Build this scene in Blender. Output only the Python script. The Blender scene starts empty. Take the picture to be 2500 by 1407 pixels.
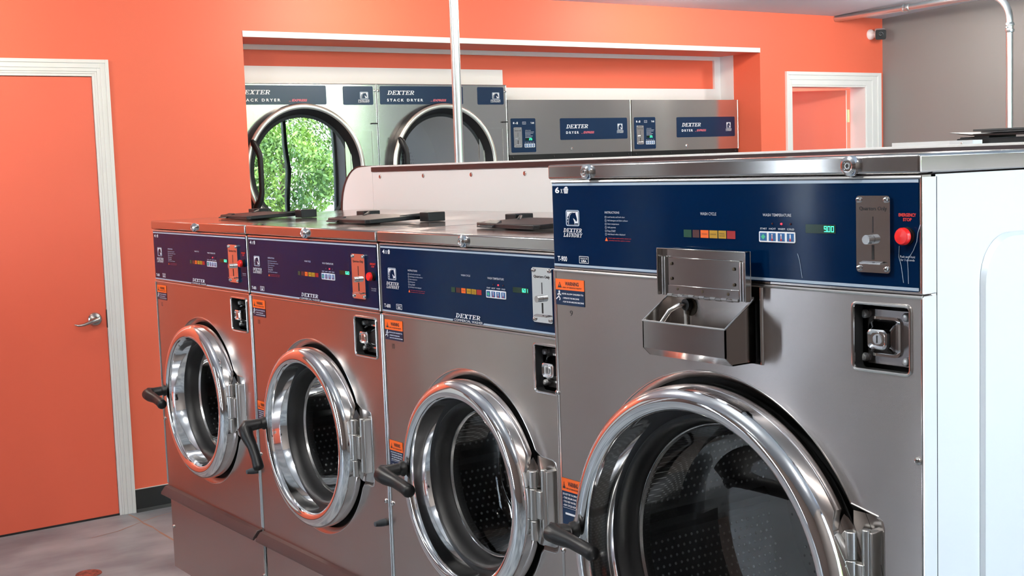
import bpy, bmesh, math, random
from mathutils import Vector, Matrix
from mathutils.geometry import tessellate_polygon
random.seed(7)
sc = bpy.context.scene
COL = sc.collection
PI = math.pi

# ------------------------------------------------------------------ camera, world, sun, exposure
cam_d = bpy.data.cameras.new('camera'); cam = bpy.data.objects.new('camera', cam_d); COL.objects.link(cam)
cam_d.sensor_width = 36.0; cam_d.lens = 3186.57/2500*36.0; cam_d.clip_start = .02; cam_d.clip_end = 200
yaw, pitch, roll = math.radians(54.3261), math.radians(-5.473), math.radians(-1.9585)
fwd = Vector((-math.sin(yaw)*math.cos(pitch), math.cos(yaw)*math.cos(pitch), math.sin(pitch)))
r0 = fwd.cross(Vector((0, 0, 1))).normalized(); u0 = r0.cross(fwd)
rr = r0*math.cos(roll)+u0*math.sin(roll); uu = -r0*math.sin(roll)+u0*math.cos(roll)
mw = Matrix((rr, uu, -fwd)).transposed().to_4x4(); mw.translation = Vector((4.2268, -1.5686, 1.6034))
cam.matrix_world = mw
sc.camera = cam
sc.view_settings.view_transform = 'Standard'; sc.view_settings.look = 'None'
sc.view_settings.gamma = 1; sc.view_settings.use_curve_mapping = False
sc.view_settings.exposure = 1.27
sc.cycles.use_denoising = True
sc.cycles.max_bounces = 10; sc.cycles.diffuse_bounces = 4; sc.cycles.glossy_bounces = 5
sc.cycles.transparent_max_bounces = 12; sc.cycles.transmission_bounces = 6
sc.cycles.sample_clamp_indirect = 6.0; sc.cycles.caustics_reflective = False; sc.cycles.caustics_refractive = False

W = bpy.data.worlds.new('world'); sc.world = W; W.use_nodes = True
wn = W.node_tree; wn.nodes.clear()
wo = wn.nodes.new('ShaderNodeOutputWorld'); wb = wn.nodes.new('ShaderNodeBackground')
wtc = wn.nodes.new('ShaderNodeTexCoord'); wsx = wn.nodes.new('ShaderNodeSeparateXYZ'); wr = wn.nodes.new('ShaderNodeValToRGB')
wn.links.new(wtc.outputs['Generated'], wsx.inputs[0]); wn.links.new(wsx.outputs[2], wr.inputs[0])
wr.color_ramp.elements[0].position = 0.0; wr.color_ramp.elements[0].color = (.75, .85, .95, 1)
wr.color_ramp.elements[1].position = .6; wr.color_ramp.elements[1].color = (.55, .72, 1.0, 1)
wn.links.new(wr.outputs[0], wb.inputs[0]); wb.inputs[1].default_value = 9.5
wn.links.new(wb.outputs[0], wo.inputs[0])

def light(name, typ, loc, energy, color=(1, 1, 1), rot=None, **kw):
    d = bpy.data.lights.new(name, typ); d.energy = energy; d.color = color
    for k, v in kw.items(): setattr(d, k, v)
    o = bpy.data.objects.new(name, d); o.location = loc
    if rot: o.rotation_euler = rot
    COL.objects.link(o); return o
light('sun', 'SUN', (6, 2, 9), 9.0, (1, .95, .86), (math.radians(38), math.radians(-14), 0), angle=.02)
RX = 5.2                                                      # window wall
portal = light('window_portal', 'AREA', (RX+.08, 3.05, 1.45), 1, rot=(0, math.radians(90), 0), shape='RECTANGLE', size=2.7, size_y=6.1)
portal.data.cycles.is_portal = True

# ------------------------------------------------------------------ materials
def mat(name, color, rough=.5, metal=0.0, **kw):
    m = bpy.data.materials.new(name); m.use_nodes = True
    b = m.node_tree.nodes['Principled BSDF']
    b.inputs['Base Color'].default_value = (*color, 1); b.inputs['Roughness'].default_value = rough; b.inputs['Metallic'].default_value = metal
    for k, v in kw.items():
        b.inputs[k.replace('_', ' ')].default_value = v
    return m
def nd(m, t, **kw):
    n = m.node_tree.nodes.new(t)
    for k, v in kw.items(): setattr(n, k, v)
    return n
def lk(m, a, b): m.node_tree.links.new(a, b)
def bsdf(m): return m.node_tree.nodes['Principled BSDF']
def bump(m, scale=(1, 1, 1), nscale=5, strength=.1, dist=.01, detail=2, chain=None, obj=True):
    tc = nd(m, 'ShaderNodeTexCoord'); mp = nd(m, 'ShaderNodeMapping'); no = nd(m, 'ShaderNodeTexNoise'); bu = nd(m, 'ShaderNodeBump')
    lk(m, tc.outputs['Object'], mp.inputs[0]); mp.inputs['Scale'].default_value = scale
    lk(m, mp.outputs[0], no.inputs['Vector']); no.inputs['Scale'].default_value = nscale; no.inputs['Detail'].default_value = detail
    lk(m, no.outputs['Fac'], bu.inputs['Height']); bu.inputs['Strength'].default_value = strength; bu.inputs['Distance'].default_value = dist
    if chain: lk(m, chain.outputs[0], bu.inputs['Normal'])
    lk(m, bu.outputs[0], bsdf(m).inputs['Normal']); return bu
def varied(m, c1, c2, scale=3, mscale=(1, 1, 1), lo=.35, hi=.7, detail=5):
    tc = nd(m, 'ShaderNodeTexCoord'); mp = nd(m, 'ShaderNodeMapping'); no = nd(m, 'ShaderNodeTexNoise'); r = nd(m, 'ShaderNodeValToRGB')
    lk(m, tc.outputs['Object'], mp.inputs[0]); mp.inputs['Scale'].default_value = mscale
    lk(m, mp.outputs[0], no.inputs['Vector']); no.inputs['Scale'].default_value = scale; no.inputs['Detail'].default_value = detail
    lk(m, no.outputs['Fac'], r.inputs[0]); e = r.color_ramp.elements
    e[0].position = lo; e[0].color = (*c1, 1); e[1].position = hi; e[1].color = (*c2, 1)
    lk(m, r.outputs[0], bsdf(m).inputs['Base Color']); return r
def steel(name, color, rough, aniso, tangent, wave=.12, dist=.02, nscale=2.6, brush=True):
    m = mat(name, color, rough, 1.0)
    b = bsdf(m); b.inputs['Anisotropic'].default_value = aniso
    cx = nd(m, 'ShaderNodeCombineXYZ')
    for i in range(3): cx.inputs[i].default_value = tangent[i]
    lk(m, cx.outputs[0], b.inputs['Tangent'])
    b1 = bump(m, (1, 1, 1), nscale, wave, dist, 1)
    if brush:   # fine grain along the brushing direction changes the roughness a little
        tc = nd(m, 'ShaderNodeTexCoord'); mp = nd(m, 'ShaderNodeMapping'); no = nd(m, 'ShaderNodeTexNoise'); mr = nd(m, 'ShaderNodeMapRange')
        sc_ = [500 if abs(t) > .5 else 6 for t in tangent]
        lk(m, tc.outputs['Object'], mp.inputs[0]); mp.inputs['Scale'].default_value = sc_
        lk(m, mp.outputs[0], no.inputs['Vector']); no.inputs['Scale'].default_value = 1
        lk(m, no.outputs['Fac'], mr.inputs[0]); mr.inputs[3].default_value = rough-.015; mr.inputs[4].default_value = rough+.02
        lk(m, mr.outputs[0], b.inputs['Roughness'])
    return m
M = {}
M['orange'] = mat('orange_paint', (.84, .150, .077), .55); bump(M['orange'], nscale=180, strength=.06, dist=.002)
M['orange_door'] = mat('orange_door_paint', (.84, .143, .078), .42); bump(M['orange_door'], nscale=90, strength=.05, dist=.002)
M['taupe'] = mat('taupe_paint', (.24, .222, .212), .8); bump(M['taupe'], nscale=200, strength=.05, dist=.002)
M['white'] = mat('white_paint', (.80, .80, .80), .45)
M['trim'] = mat('white_trim_paint', (.80, .79, .765), .38)
M['ceil'] = mat('ceiling_paint', (.60, .65, .71), .85); bump(M['ceil'], nscale=150, strength=.05, dist=.002)
M['laminate'] = mat('white_laminate', (.90, .89, .87), .32)
M['bolt'] = mat('zinc_bolt', (.78, .80, .82), .3, .45)
M['floor'] = mat('concrete', (.3, .27, .26), .48)
M['floor'].use_nodes = True
_r = varied(M['floor'], (.15, .175, .195), (.32, .355, .375), 3.2, (1, .55, 1), .36, .60, 12)
bump(M['floor'], nscale=30, strength=.15, dist=.004, detail=6)
M['rubber'] = mat('black_rubber', (.012, .012, .013), .45)
M['blackp'] = mat('black_plastic', (.008, .008, .009), .42, 0, Specular_IOR_Level=.35)
M['plinth'] = mat('black_steel_base', (.01, .01, .011), .5)
M['gap'] = mat('dark_cavity', (.008, .009, .01), .7)
M['trimbrown'] = mat('dark_brown_plastic', (.055, .036, .036), .42)
M['edgeband'] = mat('dark_brown_edge_band', (.035, .018, .018), .35)
M['steel'] = steel('brushed_steel', (.55, .495, .47), .25, .8, (0, 0, 1), .3)
M['steel_lid'] = steel('brushed_steel_lid', (.58, .555, .54), .13, .6, (0, 0, 1), .05)
M['steel_side_lit'] = steel('brushed_steel_side_lit', (.86, .87, .88), .3, .3, (0, 0, 1), .25, .03, 1.7)
bsdf(M['steel_side_lit']).inputs['Metallic'].default_value = .5  # same steel, paler and half diffuse: window brightness put into the colour
M['steel_dry'] = steel('dryer_steel', (.68, .66, .64), .17, .5, (0, 0, 1), .06)
M['steel_bright'] = mat('satin_steel', (.72, .71, .70), .2, 1.0)
M['chrome'] = mat('chrome', (.93, .93, .94), .06, 1.0); bump(M['chrome'], nscale=9, strength=.03, dist=.01)
M['plate'] = mat('latch_plate_steel', (.30, .27, .265), .22, 1.0)
M['cast'] = mat('cast_steel', (.60, .59, .57), .36, 1.0)
M['silver'] = mat('silver_ring', (.74, .72, .66), .3, .8)
M['galv'] = mat('galvanized_steel', (.62, .66, .66), .3, 1.0); bump(M['galv'], nscale=40, strength=.08, dist=.002)
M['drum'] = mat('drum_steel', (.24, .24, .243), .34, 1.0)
M['dome'] = mat('dimple_highlight', (.80, .82, .83), .3, .25)  # pale, mostly diffuse: highlights on the drum dimples put into the colour
M['blue'] = mat('navy_overlay', (.0001, .0105, .043), .08, 0, Specular_IOR_Level=.16)
bump(M['blue'], nscale=3.5, strength=.10, dist=.01)
M['bluelab'] = mat('navy_label', (.003, .02, .062), .25)
M['stripe'] = mat('pale_blue_stripe', (.36, .45, .56), .3)
M['ink'] = mat('white_ink', (.80, .82, .86), .4)
M['inkdim'] = mat('pale_ink', (.50, .53, .60), .4)
M['redink'] = mat('red_ink', (.55, .02, .015), .4)
M['pinkink'] = mat('pink_ink', (.62, .12, .16), .4)
M['blackink'] = mat('black_ink', (.015, .012, .015), .5)
M['orangelab'] = mat('orange_label', (.95, .14, .012), .45)
M['red'] = mat('red_button_plastic', (.80, .012, .010), .3)
M['sq_green'] = mat('green_window', (.004, .05, .022), .3)
M['sq_maroon'] = mat('maroon_window', (.055, .012, .012), .3)
M['sq_orange'] = mat('orange_window', (.78, .13, .010), .35)
M['sq_yellow'] = mat('yellow_window', (.42, .24, .010), .35)
M['sq_red'] = mat('red_window', (.30, .008, .010), .35)
M['btn'] = mat('button_blue', (.02, .11, .30), .35)
M['btngreen'] = mat('button_green', (.05, .45, .22), .35)
M['led_off'] = mat('dark_led', (.05, .003, .004), .3)
M['disp'] = mat('display_window', (.003, .02, .009), .15)
M['brass'] = mat('brass_hinge', (.55, .46, .26), .35, 1.0)
M['nickel'] = mat('satin_nickel', (.45, .42, .40), .25, 1.0)
M['darkgrey'] = mat('dark_grey_plastic', (.06, .06, .06), .5)
M['scar'] = mat('floor_scar', (.36, .22, .155), .6)
M['bumper'] = mat('grey_rubber', (.05, .06, .07), .55)
M['rust'] = mat('rusty_stain', (.05, .035, .02), .8)
M['drain'] = mat('red_drain', (.22, .04, .025), .6); varied(M['drain'], (.10, .03, .02), (.42, .09, .06), 60)
M['leaf'] = mat('foliage', (.12, .25, .04), .5); varied(M['leaf'], (.03, .10, .012), (.30, .48, .07), 1.3, detail=8)
bsdf(M['leaf']).inputs['Transmission Weight'].default_value = 0
M['bark'] = mat('bark', (.09, .06, .04), .8)
M['grass'] = mat('pavement', (.42, .42, .43), .8)
M['frame_dark'] = mat('bronze_frame', (.05, .05, .052), .4)
M['deco'] = mat('grey_machine_paint', (.3, .3, .3), .5)
def emis(name, col, s):
    m = mat(name, col, .4); b = bsdf(m); b.inputs['Emission Color'].default_value = (*col, 1); b.inputs['Emission Strength'].default_value = s; return m
M['seg'] = emis('green_digits', (.05, .95, .45), 1.3)
M['led'] = emis('red_led', (1, .02, .03), 2.2)
M['lamp'] = emis('downlight_lens', (1, .93, .82), 9)
def glassy(name, tint, f0=.06, rough=.0, ior=1.5, op=None):
    m = bpy.data.materials.new(name); m.use_nodes = True; n = m.node_tree; n.nodes.clear()
    o = n.nodes.new('ShaderNodeOutputMaterial'); t = n.nodes.new('ShaderNodeBsdfTransparent'); g = n.nodes.new('ShaderNodeBsdfGlossy')
    fr = n.nodes.new('ShaderNodeFresnel'); mx = n.nodes.new('ShaderNodeMixShader'); mt = n.nodes.new('ShaderNodeMath')
    t.inputs[0].default_value = (*tint, 1); g.inputs['Roughness'].default_value = rough; fr.inputs[0].default_value = ior
    mt.operation = 'MULTIPLY'; mt.inputs[1].default_value = f0; n.links.new(fr.outputs[0], mt.inputs[0])
    n.links.new(mt.outputs[0], mx.inputs[0]); n.links.new(t.outputs[0], mx.inputs[1]); n.links.new(g.outputs[0], mx.inputs[2]); n.links.new(mx.outputs[0], o.inputs[0])
    return m
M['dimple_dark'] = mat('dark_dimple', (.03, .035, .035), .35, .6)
M['glass_bowl'] = glassy('door_bowl_glass', (.92, .95, .94), .22)
M['glass_dryer'] = glassy('dryer_glass', (.45, .50, .48), 8.5, ior=1.5)
M['glass_rim'] = glassy('door_bowl_rim', (.88, .91, .92), 1.3, rough=.03)
M['window_glass'] = glassy('window_glass', (.96, .98, .97), .8)

# ------------------------------------------------------------------ mesh builder
_textcache = {}
def text_mesh(s, bold=0.0):
    k = (s, bold)
    if k not in _textcache:
        cu = bpy.data.curves.new('t', 'FONT'); cu.body = s; cu.size = 1; cu.fill_mode = 'FRONT'; cu.resolution_u = 3; cu.offset = bold
        o = bpy.data.objects.new('t', cu); COL.objects.link(o)
        bpy.context.view_layer.update()
        me = bpy.data.meshes.new_from_object(o.evaluated_get(bpy.context.evaluated_depsgraph_get()))
        v = [(p.co.x, p.co.y) for p in me.vertices]; f = [tuple(p.vertices) for p in me.polygons]
        bpy.data.objects.remove(o); bpy.data.curves.remove(cu); bpy.data.meshes.remove(me)
        _textcache[k] = (v, f)
    return _textcache[k]

class MB:
    def __init__(s): s.v = []; s.f = []; s.m = []; s.mats = []
    def mi(s, m):
        if m not in s.mats: s.mats.append(m)
        return s.mats.index(m)
    def add(s, vs, fs, m):
        k = len(s.v); s.v += [tuple(p) for p in vs]; i = s.mi(m)
        for f in fs: s.f.append(tuple(k+j for j in f)); s.m.append(i)
        return s
    def box(s, x0, x1, y0, y1, z0, z1, m):
        vs = [(x0, y0, z0), (x1, y0, z0), (x1, y1, z0), (x0, y1, z0), (x0, y0, z1), (x1, y0, z1), (x1, y1, z1), (x0, y1, z1)]
        return s.add(vs, [(0, 3, 2, 1), (4, 5, 6, 7), (0, 1, 5, 4), (1, 2, 6, 5), (2, 3, 7, 6), (3, 0, 4, 7)], m)
    def lathe(s, prof, c, m, n=96, axis='y', close=False):
        # prof: [(r, d)]  d along the axis; c: centre (x, y, z)
        k = len(prof); vs = []
        for i in range(n):
            a = 2*PI*i/n; ca, sa = math.cos(a), math.sin(a)
            for r, d in prof:
                if axis == 'y': vs.append((c[0]+r*ca, c[1]+d, c[2]+r*sa))
                elif axis == 'z': vs.append((c[0]+r*ca, c[1]+r*sa, c[2]+d))
                else: vs.append((c[0]+d, c[1]+r*ca, c[2]+r*sa))
        fs = []
        for i in range(n):
            j = (i+1) % n
            for q in range(k-1 if not close else k):
                q2 = (q+1) % k
                fs.append((i*k+q, i*k+q2, j*k+q2, j*k+q))
        return s.add(vs, fs, m)
    def tube(s, pts, rad, m, n=12, caps=True):
        pts = [Vector(p) for p in pts]
        rads = rad if isinstance(rad, (list, tuple)) else [rad]*len(pts)
        vs = []; fs = []; prev = None
        for i, p in enumerate(pts):
            t = (pts[min(i+1, len(pts)-1)]-pts[max(i-1, 0)]).normalized()
            if prev is None:
                a = t.cross(Vector((0, 0, 1)))
                if a.length < .05: a = t.cross(Vector((1, 0, 0)))
            else: a = prev-t*prev.dot(t)
            a.normalize(); prev = a; b = t.cross(a)
            for j in range(n):
                an = 2*PI*j/n; vs.append(p+(a*math.cos(an)+b*math.sin(an))*rads[i])
        for i in range(len(pts)-1):
            for j in range(n): fs.append((i*n+j, i*n+(j+1) % n, (i+1)*n+(j+1) % n, (i+1)*n+j))
        if caps: fs.append(tuple(range(n))[::-1]); fs.append(tuple(range((len(pts)-1)*n, len(pts)*n)))
        return s.add(vs, fs, m)
    def cyl(s, p0, p1, r, m, n=20): return s.tube([p0, p1], r, m, n)
    def poly(s, loops, y, m):       # flat face(s) in the plane y, facing -y; loops: outer first, then holes
        flat = [p for l in loops for p in l]
        if len(loops) == 1 and len(loops[0]) == 4: return s.add([(a, y, b) for a, b in flat], [tuple(range(4))], m)
        tr = tessellate_polygon([[Vector((a, b, 0)) for a, b in l] for l in loops])
        fs = []
        for t in tr:
            (ax, ay), (bx, by), (cx, cy) = (flat[i] for i in t)
            fs.append(tuple(t) if (bx-ax)*(cy-ay)-(by-ay)*(cx-ax) > 0 else tuple(t)[::-1])
        return s.add([(a, y, b) for a, b in flat], fs, m)
    def slab(s, loops, y0, y1, m, back=False):   # sheet with walls
        s.poly(loops, y0, m)
        for l in loops:
            n = len(l); vs = [(a, y0, b) for a, b in l]+[(a, y1, b) for a, b in l]
            s.add(vs, [(i, (i+1) % n, n+(i+1) % n, n+i) for i in range(n)], m)
        if back: s.poly(loops, y1, m)
        return s
    def rect(s, x0, z0, x1, z1, y, m): return s.add([(x0, y, z0), (x1, y, z0), (x1, y, z1), (x0, y, z1)], [(0, 1, 2, 3)], m)
    def text(s, t, x0, z0, x1, z1, y, m, bold=0.0, shear=0.0):
        v, f = text_mesh(t, bold)
        if not v: return s
        ax, bx = min(p[0] for p in v), max(p[0] for p in v); ay, by = min(p[1] for p in v), max(p[1] for p in v)
        h = z1-z0; w = (x1-x0)-shear*h
        return s.add([(x0+(p[0]-ax)/(bx-ax)*w+shear*(p[1]-ay)/(by-ay)*h, y, z0+(p[1]-ay)/(by-ay)*h) for p in v], f, m)
    def build(s, name, parent=None, bevel=0, ang=32, seg=2):
        me = bpy.data.meshes.new(name); me.from_pydata([tuple(p) for p in s.v], [], s.f); 
        for m in s.mats: me.materials.append(M[m])
        me.polygons.foreach_set('material_index', s.m); me.polygons.foreach_set('use_smooth', [True]*len(s.f))
        me.update(); me.set_sharp_from_angle(angle=math.radians(ang))
        o = bpy.data.objects.new(name, me); COL.objects.link(o)
        if parent: o.parent = parent
        if bevel:
            b = o.modifiers.new('edge', 'BEVEL'); b.width = bevel; b.segments = seg; b.limit_method = 'ANGLE'; b.angle_limit = math.radians(40); b.harden_normals = False
        return o
def circ(cx, cz, r, n=72, a0=0, a1=2*PI): return [(cx+r*math.cos(a0+(a1-a0)*i/n), cz+r*math.sin(a0+(a1-a0)*i/n)) for i in range(n)]
def rrect(x0, z0, x1, z1, r, n=5):
    p = []
    for cx, cz, a in ((x1-r, z1-r, 0), (x0+r, z1-r, PI/2), (x0+r, z0+r, PI), (x1-r, z0+r, 1.5*PI)):
        for i in range(n+1): p.append((cx+r*math.cos(a+PI/2*i/n), cz+r*math.sin(a+PI/2*i/n)))
    return p
def empty(name, loc, rz=0, label=None, cat=None, group=None):
    o = bpy.data.objects.new(name, None); o.location = loc; o.rotation_euler = (0, 0, rz); o.empty_display_size = .1; COL.objects.link(o)
    return tag(o, label, cat, group)
def tag(o, label=None, cat=None, group=None, kind=None):
    if label: o['label'] = label
    if cat: o['category'] = cat
    if group: o['group'] = group
    if kind: o['kind'] = kind
    return o
def struct(o): o['kind'] = 'structure'; return o

# slab-serif capitals for the slanted word mark, drawn stroke by stroke
def _bar(x0, y0, x1, y1): return [(x0, y0), (x1, y0), (x1, y1), (x0, y1)]
def _arc(cx, cy, rx, ry, t0, t1, wx, wy, n=8):
    o = [(cx+rx*math.cos(t0+(t1-t0)*i/n), cy+ry*math.sin(t0+(t1-t0)*i/n)) for i in range(n+1)]
    i_ = [(cx+(rx-wx)*math.cos(t0+(t1-t0)*i/n), cy+(ry-wy)*math.sin(t0+(t1-t0)*i/n)) for i in range(n+1)]
    return [[o[k], o[k+1], i_[k+1], i_[k]] for k in range(n)]
S = .10; Tm = .2
GL = {
 'D': (1.0, [_bar(.14, 0, .14+Tm, 1), _bar(0, 0, .5, S), _bar(0, 1-S, .5, 1)]+_arc(.45, .5, .5, .5, -PI/2, PI/2, Tm, S)),
 'E': (.92, [_bar(.14, 0, .14+Tm, 1), _bar(0, 0, .85, S), _bar(0, 1-S, .85, 1), _bar(.3, .45, .62, .55), _bar(.77, 0, .87, .3), _bar(.75, .7, .85, 1), _bar(.56, .33, .64, .67)]),
 'X': (1.05, [[(.12, 0), (.3, 0), (.93, 1), (.75, 1)], [(.68, 0), (.93, 0), (.35, 1), (.1, 1)], _bar(0, 0, .42, S), _bar(.55, 0, 1.03, S), _bar(0, 1-S, .47, 1), _bar(.62, 1-S, 1.03, 1)]),
 'T': (.92, [_bar(.34, 0, .34+Tm, 1), _bar(0, 1-S, .88, 1), _bar(.2, 0, .68, S), _bar(0, .7, .09, 1), _bar(.79, .7, .88, 1)]),
 'R': (1.0, [_bar(.14, 0, .14+Tm, 1), _bar(0, 0, .48, S), _bar(0, 1-S, .55, 1), _bar(.3, .42, .55, .42+S), [(.45, .45), (.65, .45), (.95, 0), (.72, 0)], _bar(.7, 0, 1.0, S)]+_arc(.52, .71, .38, .29, -PI/2, PI/2, Tm, S)),
 'L': (.85, [_bar(.14, 0, .14+Tm, 1), _bar(0, 0, .78, S), _bar(0, 1-S, .48, 1), _bar(.7, 0, .8, .33)]),
 'A': (.98, [[(.08, 0), (.2, 0), (.52, 1), (.4, 1)], [(.62, 0), (.85, 0), (.58, 1), (.38, 1)], _bar(0, 0, .32, S), _bar(.52, 0, .98, S), _bar(.25, .28, .7, .36)]),
 'U': (1.0, [_bar(.14, .3, .14+Tm, 1), _bar(.72, .3, .82, 1), _bar(0, 1-S, .46, 1), _bar(.6, 1-S, .96, 1)]+_arc(.48, .34, .34, .34, PI, 2*PI, .16, .12)),
 'N': (1.05, [_bar(.14, 0, .24, 1), _bar(.78, 0, .88, 1), [(.14, 1), (.36, 1), (.88, 0), (.7, 0)], _bar(0, 0, .38, S), _bar(0, 1-S, .34, 1), _bar(.66, 1-S, 1.0, 1)]),
 'Y': (1.0, [_bar(.4, 0, .6, .5), [(.1, 1), (.33, 1), (.6, .45), (.42, .4)], [(.8, 1), (.92, 1), (.6, .4), (.5, .5)], _bar(.25, 0, .75, S), _bar(0, 1-S, .45, 1), _bar(.65, 1-S, 1.02, 1)]),
}
def slabword(mb, t, x0, z0, x1, z1, y, m, shear=.32):
    tot = sum(GL[c][0]+.06 for c in t); h = z1-z0; w = (x1-x0)-shear*h; x = 0
    for c in t:
        adv, polys = GL[c]
        for q, p in enumerate(polys):
            mb.add([(x0+(x+a)/tot*w+shear*b*h, y-q*4e-5, z0+b*h) for a, b in p], [tuple(range(len(p)))], m)
        x += adv+.06
def horse(mb, x0, z0, x1, z1, y, ink='ink', ground='blue'):
    w, h = x1-x0, z1-z0
    fr = .07*w; ix0, ix1, iz0, iz1 = x0+fr*1.25, x1-fr*1.25, z0+fr*1.0, z1-fr*1.0
    mp = lambda L: [(ix0+(a-372)/270*(ix1-ix0), iz1-(b-148)/318*(iz1-iz0)) for a, b in L]
    mb.poly([rrect(x0, z0, x1, z1, w*.1, 3), rrect(x0+fr*.8, z0+fr*.65, x1-fr*.8, z1-fr*.65, w*.07, 3)], y, 'stripe')
    mb.rect(ix0, iz0, ix1, iz1, y, ink)
    body = [(415, 462), (418, 400), (424, 340), (438, 270), (460, 220), (495, 188), (535, 178), (560, 180), (583, 162), (586, 200), (600, 255), (612, 300), (620, 350), (606, 385), (590, 390), (575, 355), (545, 325), (530, 306), (526, 330), (545, 380), (553, 430), (556, 462)]
    mane = [(376, 462), (378, 420), (400, 385), (376, 388), (382, 345), (408, 318), (385, 308), (395, 270), (425, 252), (412, 238), (440, 215), (432, 208), (470, 180), (520, 166), (545, 170), (500, 180), (455, 208), (430, 262), (414, 330), (407, 400), (403, 462)]
    mb.poly([mp(body)], y-.0003, ground); mb.poly([mp(mane)], y-.00035, ground)
    mb.poly([mp([(564, 432), (640, 432), (640, 458), (564, 458)])], y-.0003, ground)
def basket(mb, x0, z0, x1, z1, y, m='ink'):
    w = x1-x0; h = z1-z0
    mb.add([(x0+.14*w, y, z0), (x1-.14*w, y, z0), (x1, y, z0+.68*h), (x0, y, z0+.68*h)], [(0, 1, 2, 3)], m)
    mb.poly([[(x0+.1*w, z0+.72*h), (x1-.1*w, z0+.72*h), (x1-.2*w, z1-.05*h), (x0+.55*w, z1), (x0+.3*w, z1-.1*h)]], y, m)
    for i in (1, 2, 3): mb.rect(x0+w*i/4-.02*w, z0+.04*h, x0+w*i/4+.02*w, z0+.64*h, y-.0002, 'blue')
    for i in (1, 2): mb.rect(x0+.08*w, z0+h*.22*i-.012*h, x1-.08*w, z0+h*.22*i+.012*h, y-.00022, 'blue')
SEG = {'0': 'abcdef', '1': 'bc', '2': 'abged', '5': 'afgcd', '6': 'afgedc', '9': 'abcdfg'}
def digits(mb, t, x0, z0, x1, z1, y, m):
    n = sum(1 for c in t if c != '.'); cw = (x1-x0)/n; h = z1-z0; x = x0; k = .11*h
    for c in t:
        if c == '.': mb.rect(x-.18*cw, z0, x-.02*cw, z0+k*1.2, y, m); continue
        a, b = x+.05*cw, x+cw*.78; mid = (z0+z1)/2; q = cw*.13
        R = {'a': (a, z1-k, b, z1), 'd': (a, z0, b, z0+k), 'g': (a, mid-k/2, b, mid+k/2), 'f': (a, mid, a+q, z1), 'b': (b-q, mid, b, z1), 'e': (a, z0, a+q, mid), 'c': (b-q, z0, b, mid)}
        for g in SEG[c]: mb.rect(*R[g], y, m)
        x += cw

# ------------------------------------------------------------------ washers
def screw(mb, x, y, z, r=.006, m='steel_bright', d=.004):
    mb.lathe([(r*1.0, 0), (r*1.0, -d*.4), (r*.8, -d*.8), (r*.45, -d)], (x, y, z), m, 16)
    mb.lathe([(r*.45, -d), (.0001, -d*.7)], (x, y, z), 'darkgrey', 6)
def coin_plate(par, x0, x1, z0, z1, y=-.003):
    mb = MB(); mb.slab([rrect(x0, z0, x1, z1, .005)], y-.003, y+.003, 'chrome'); f = y-.0034
    w, h = x1-x0, z1-z0; cx = (x0+x1)/2
    mb.text('Quarters Only', x0+.10*w, z1-.205*h, x1-.09*w, z1-.14*h, f, 'blackink', .012)
    mb.box(cx-.0008, cx+.0008, f-.0002, f, z1-.48*h, z1-.27*h, 'blackink')
    mb.rect(cx-.0022, z0+.17*h, cx+.0022, z0+.36*h, f, 'gap')
    mb.cyl((cx-.003, f, z0+.435*h), (cx-.003, f-.012, z0+.435*h), .0068, 'steel_bright', 20)
    mb.add([(x0+.2*w, f-.008, z0+.135*h), (x1-.18*w, f-.008, z0+.135*h), (x1-.18*w, f, z0+.15*h), (x0+.2*w, f, z0+.15*h)], [(0, 1, 2, 3)], 'steel_bright')
    mb.box(x0+.2*w, x1-.18*w, f-.008, f, z0+.115*h, z0+.135*h, 'steel_bright')
    for sx in (x0+.006, x1-.006):
        for sz in (z0+.006, z1-.006): screw(mb, sx, f, sz, .0042)
    return mb.build('coin_slot_plate', par)
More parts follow.
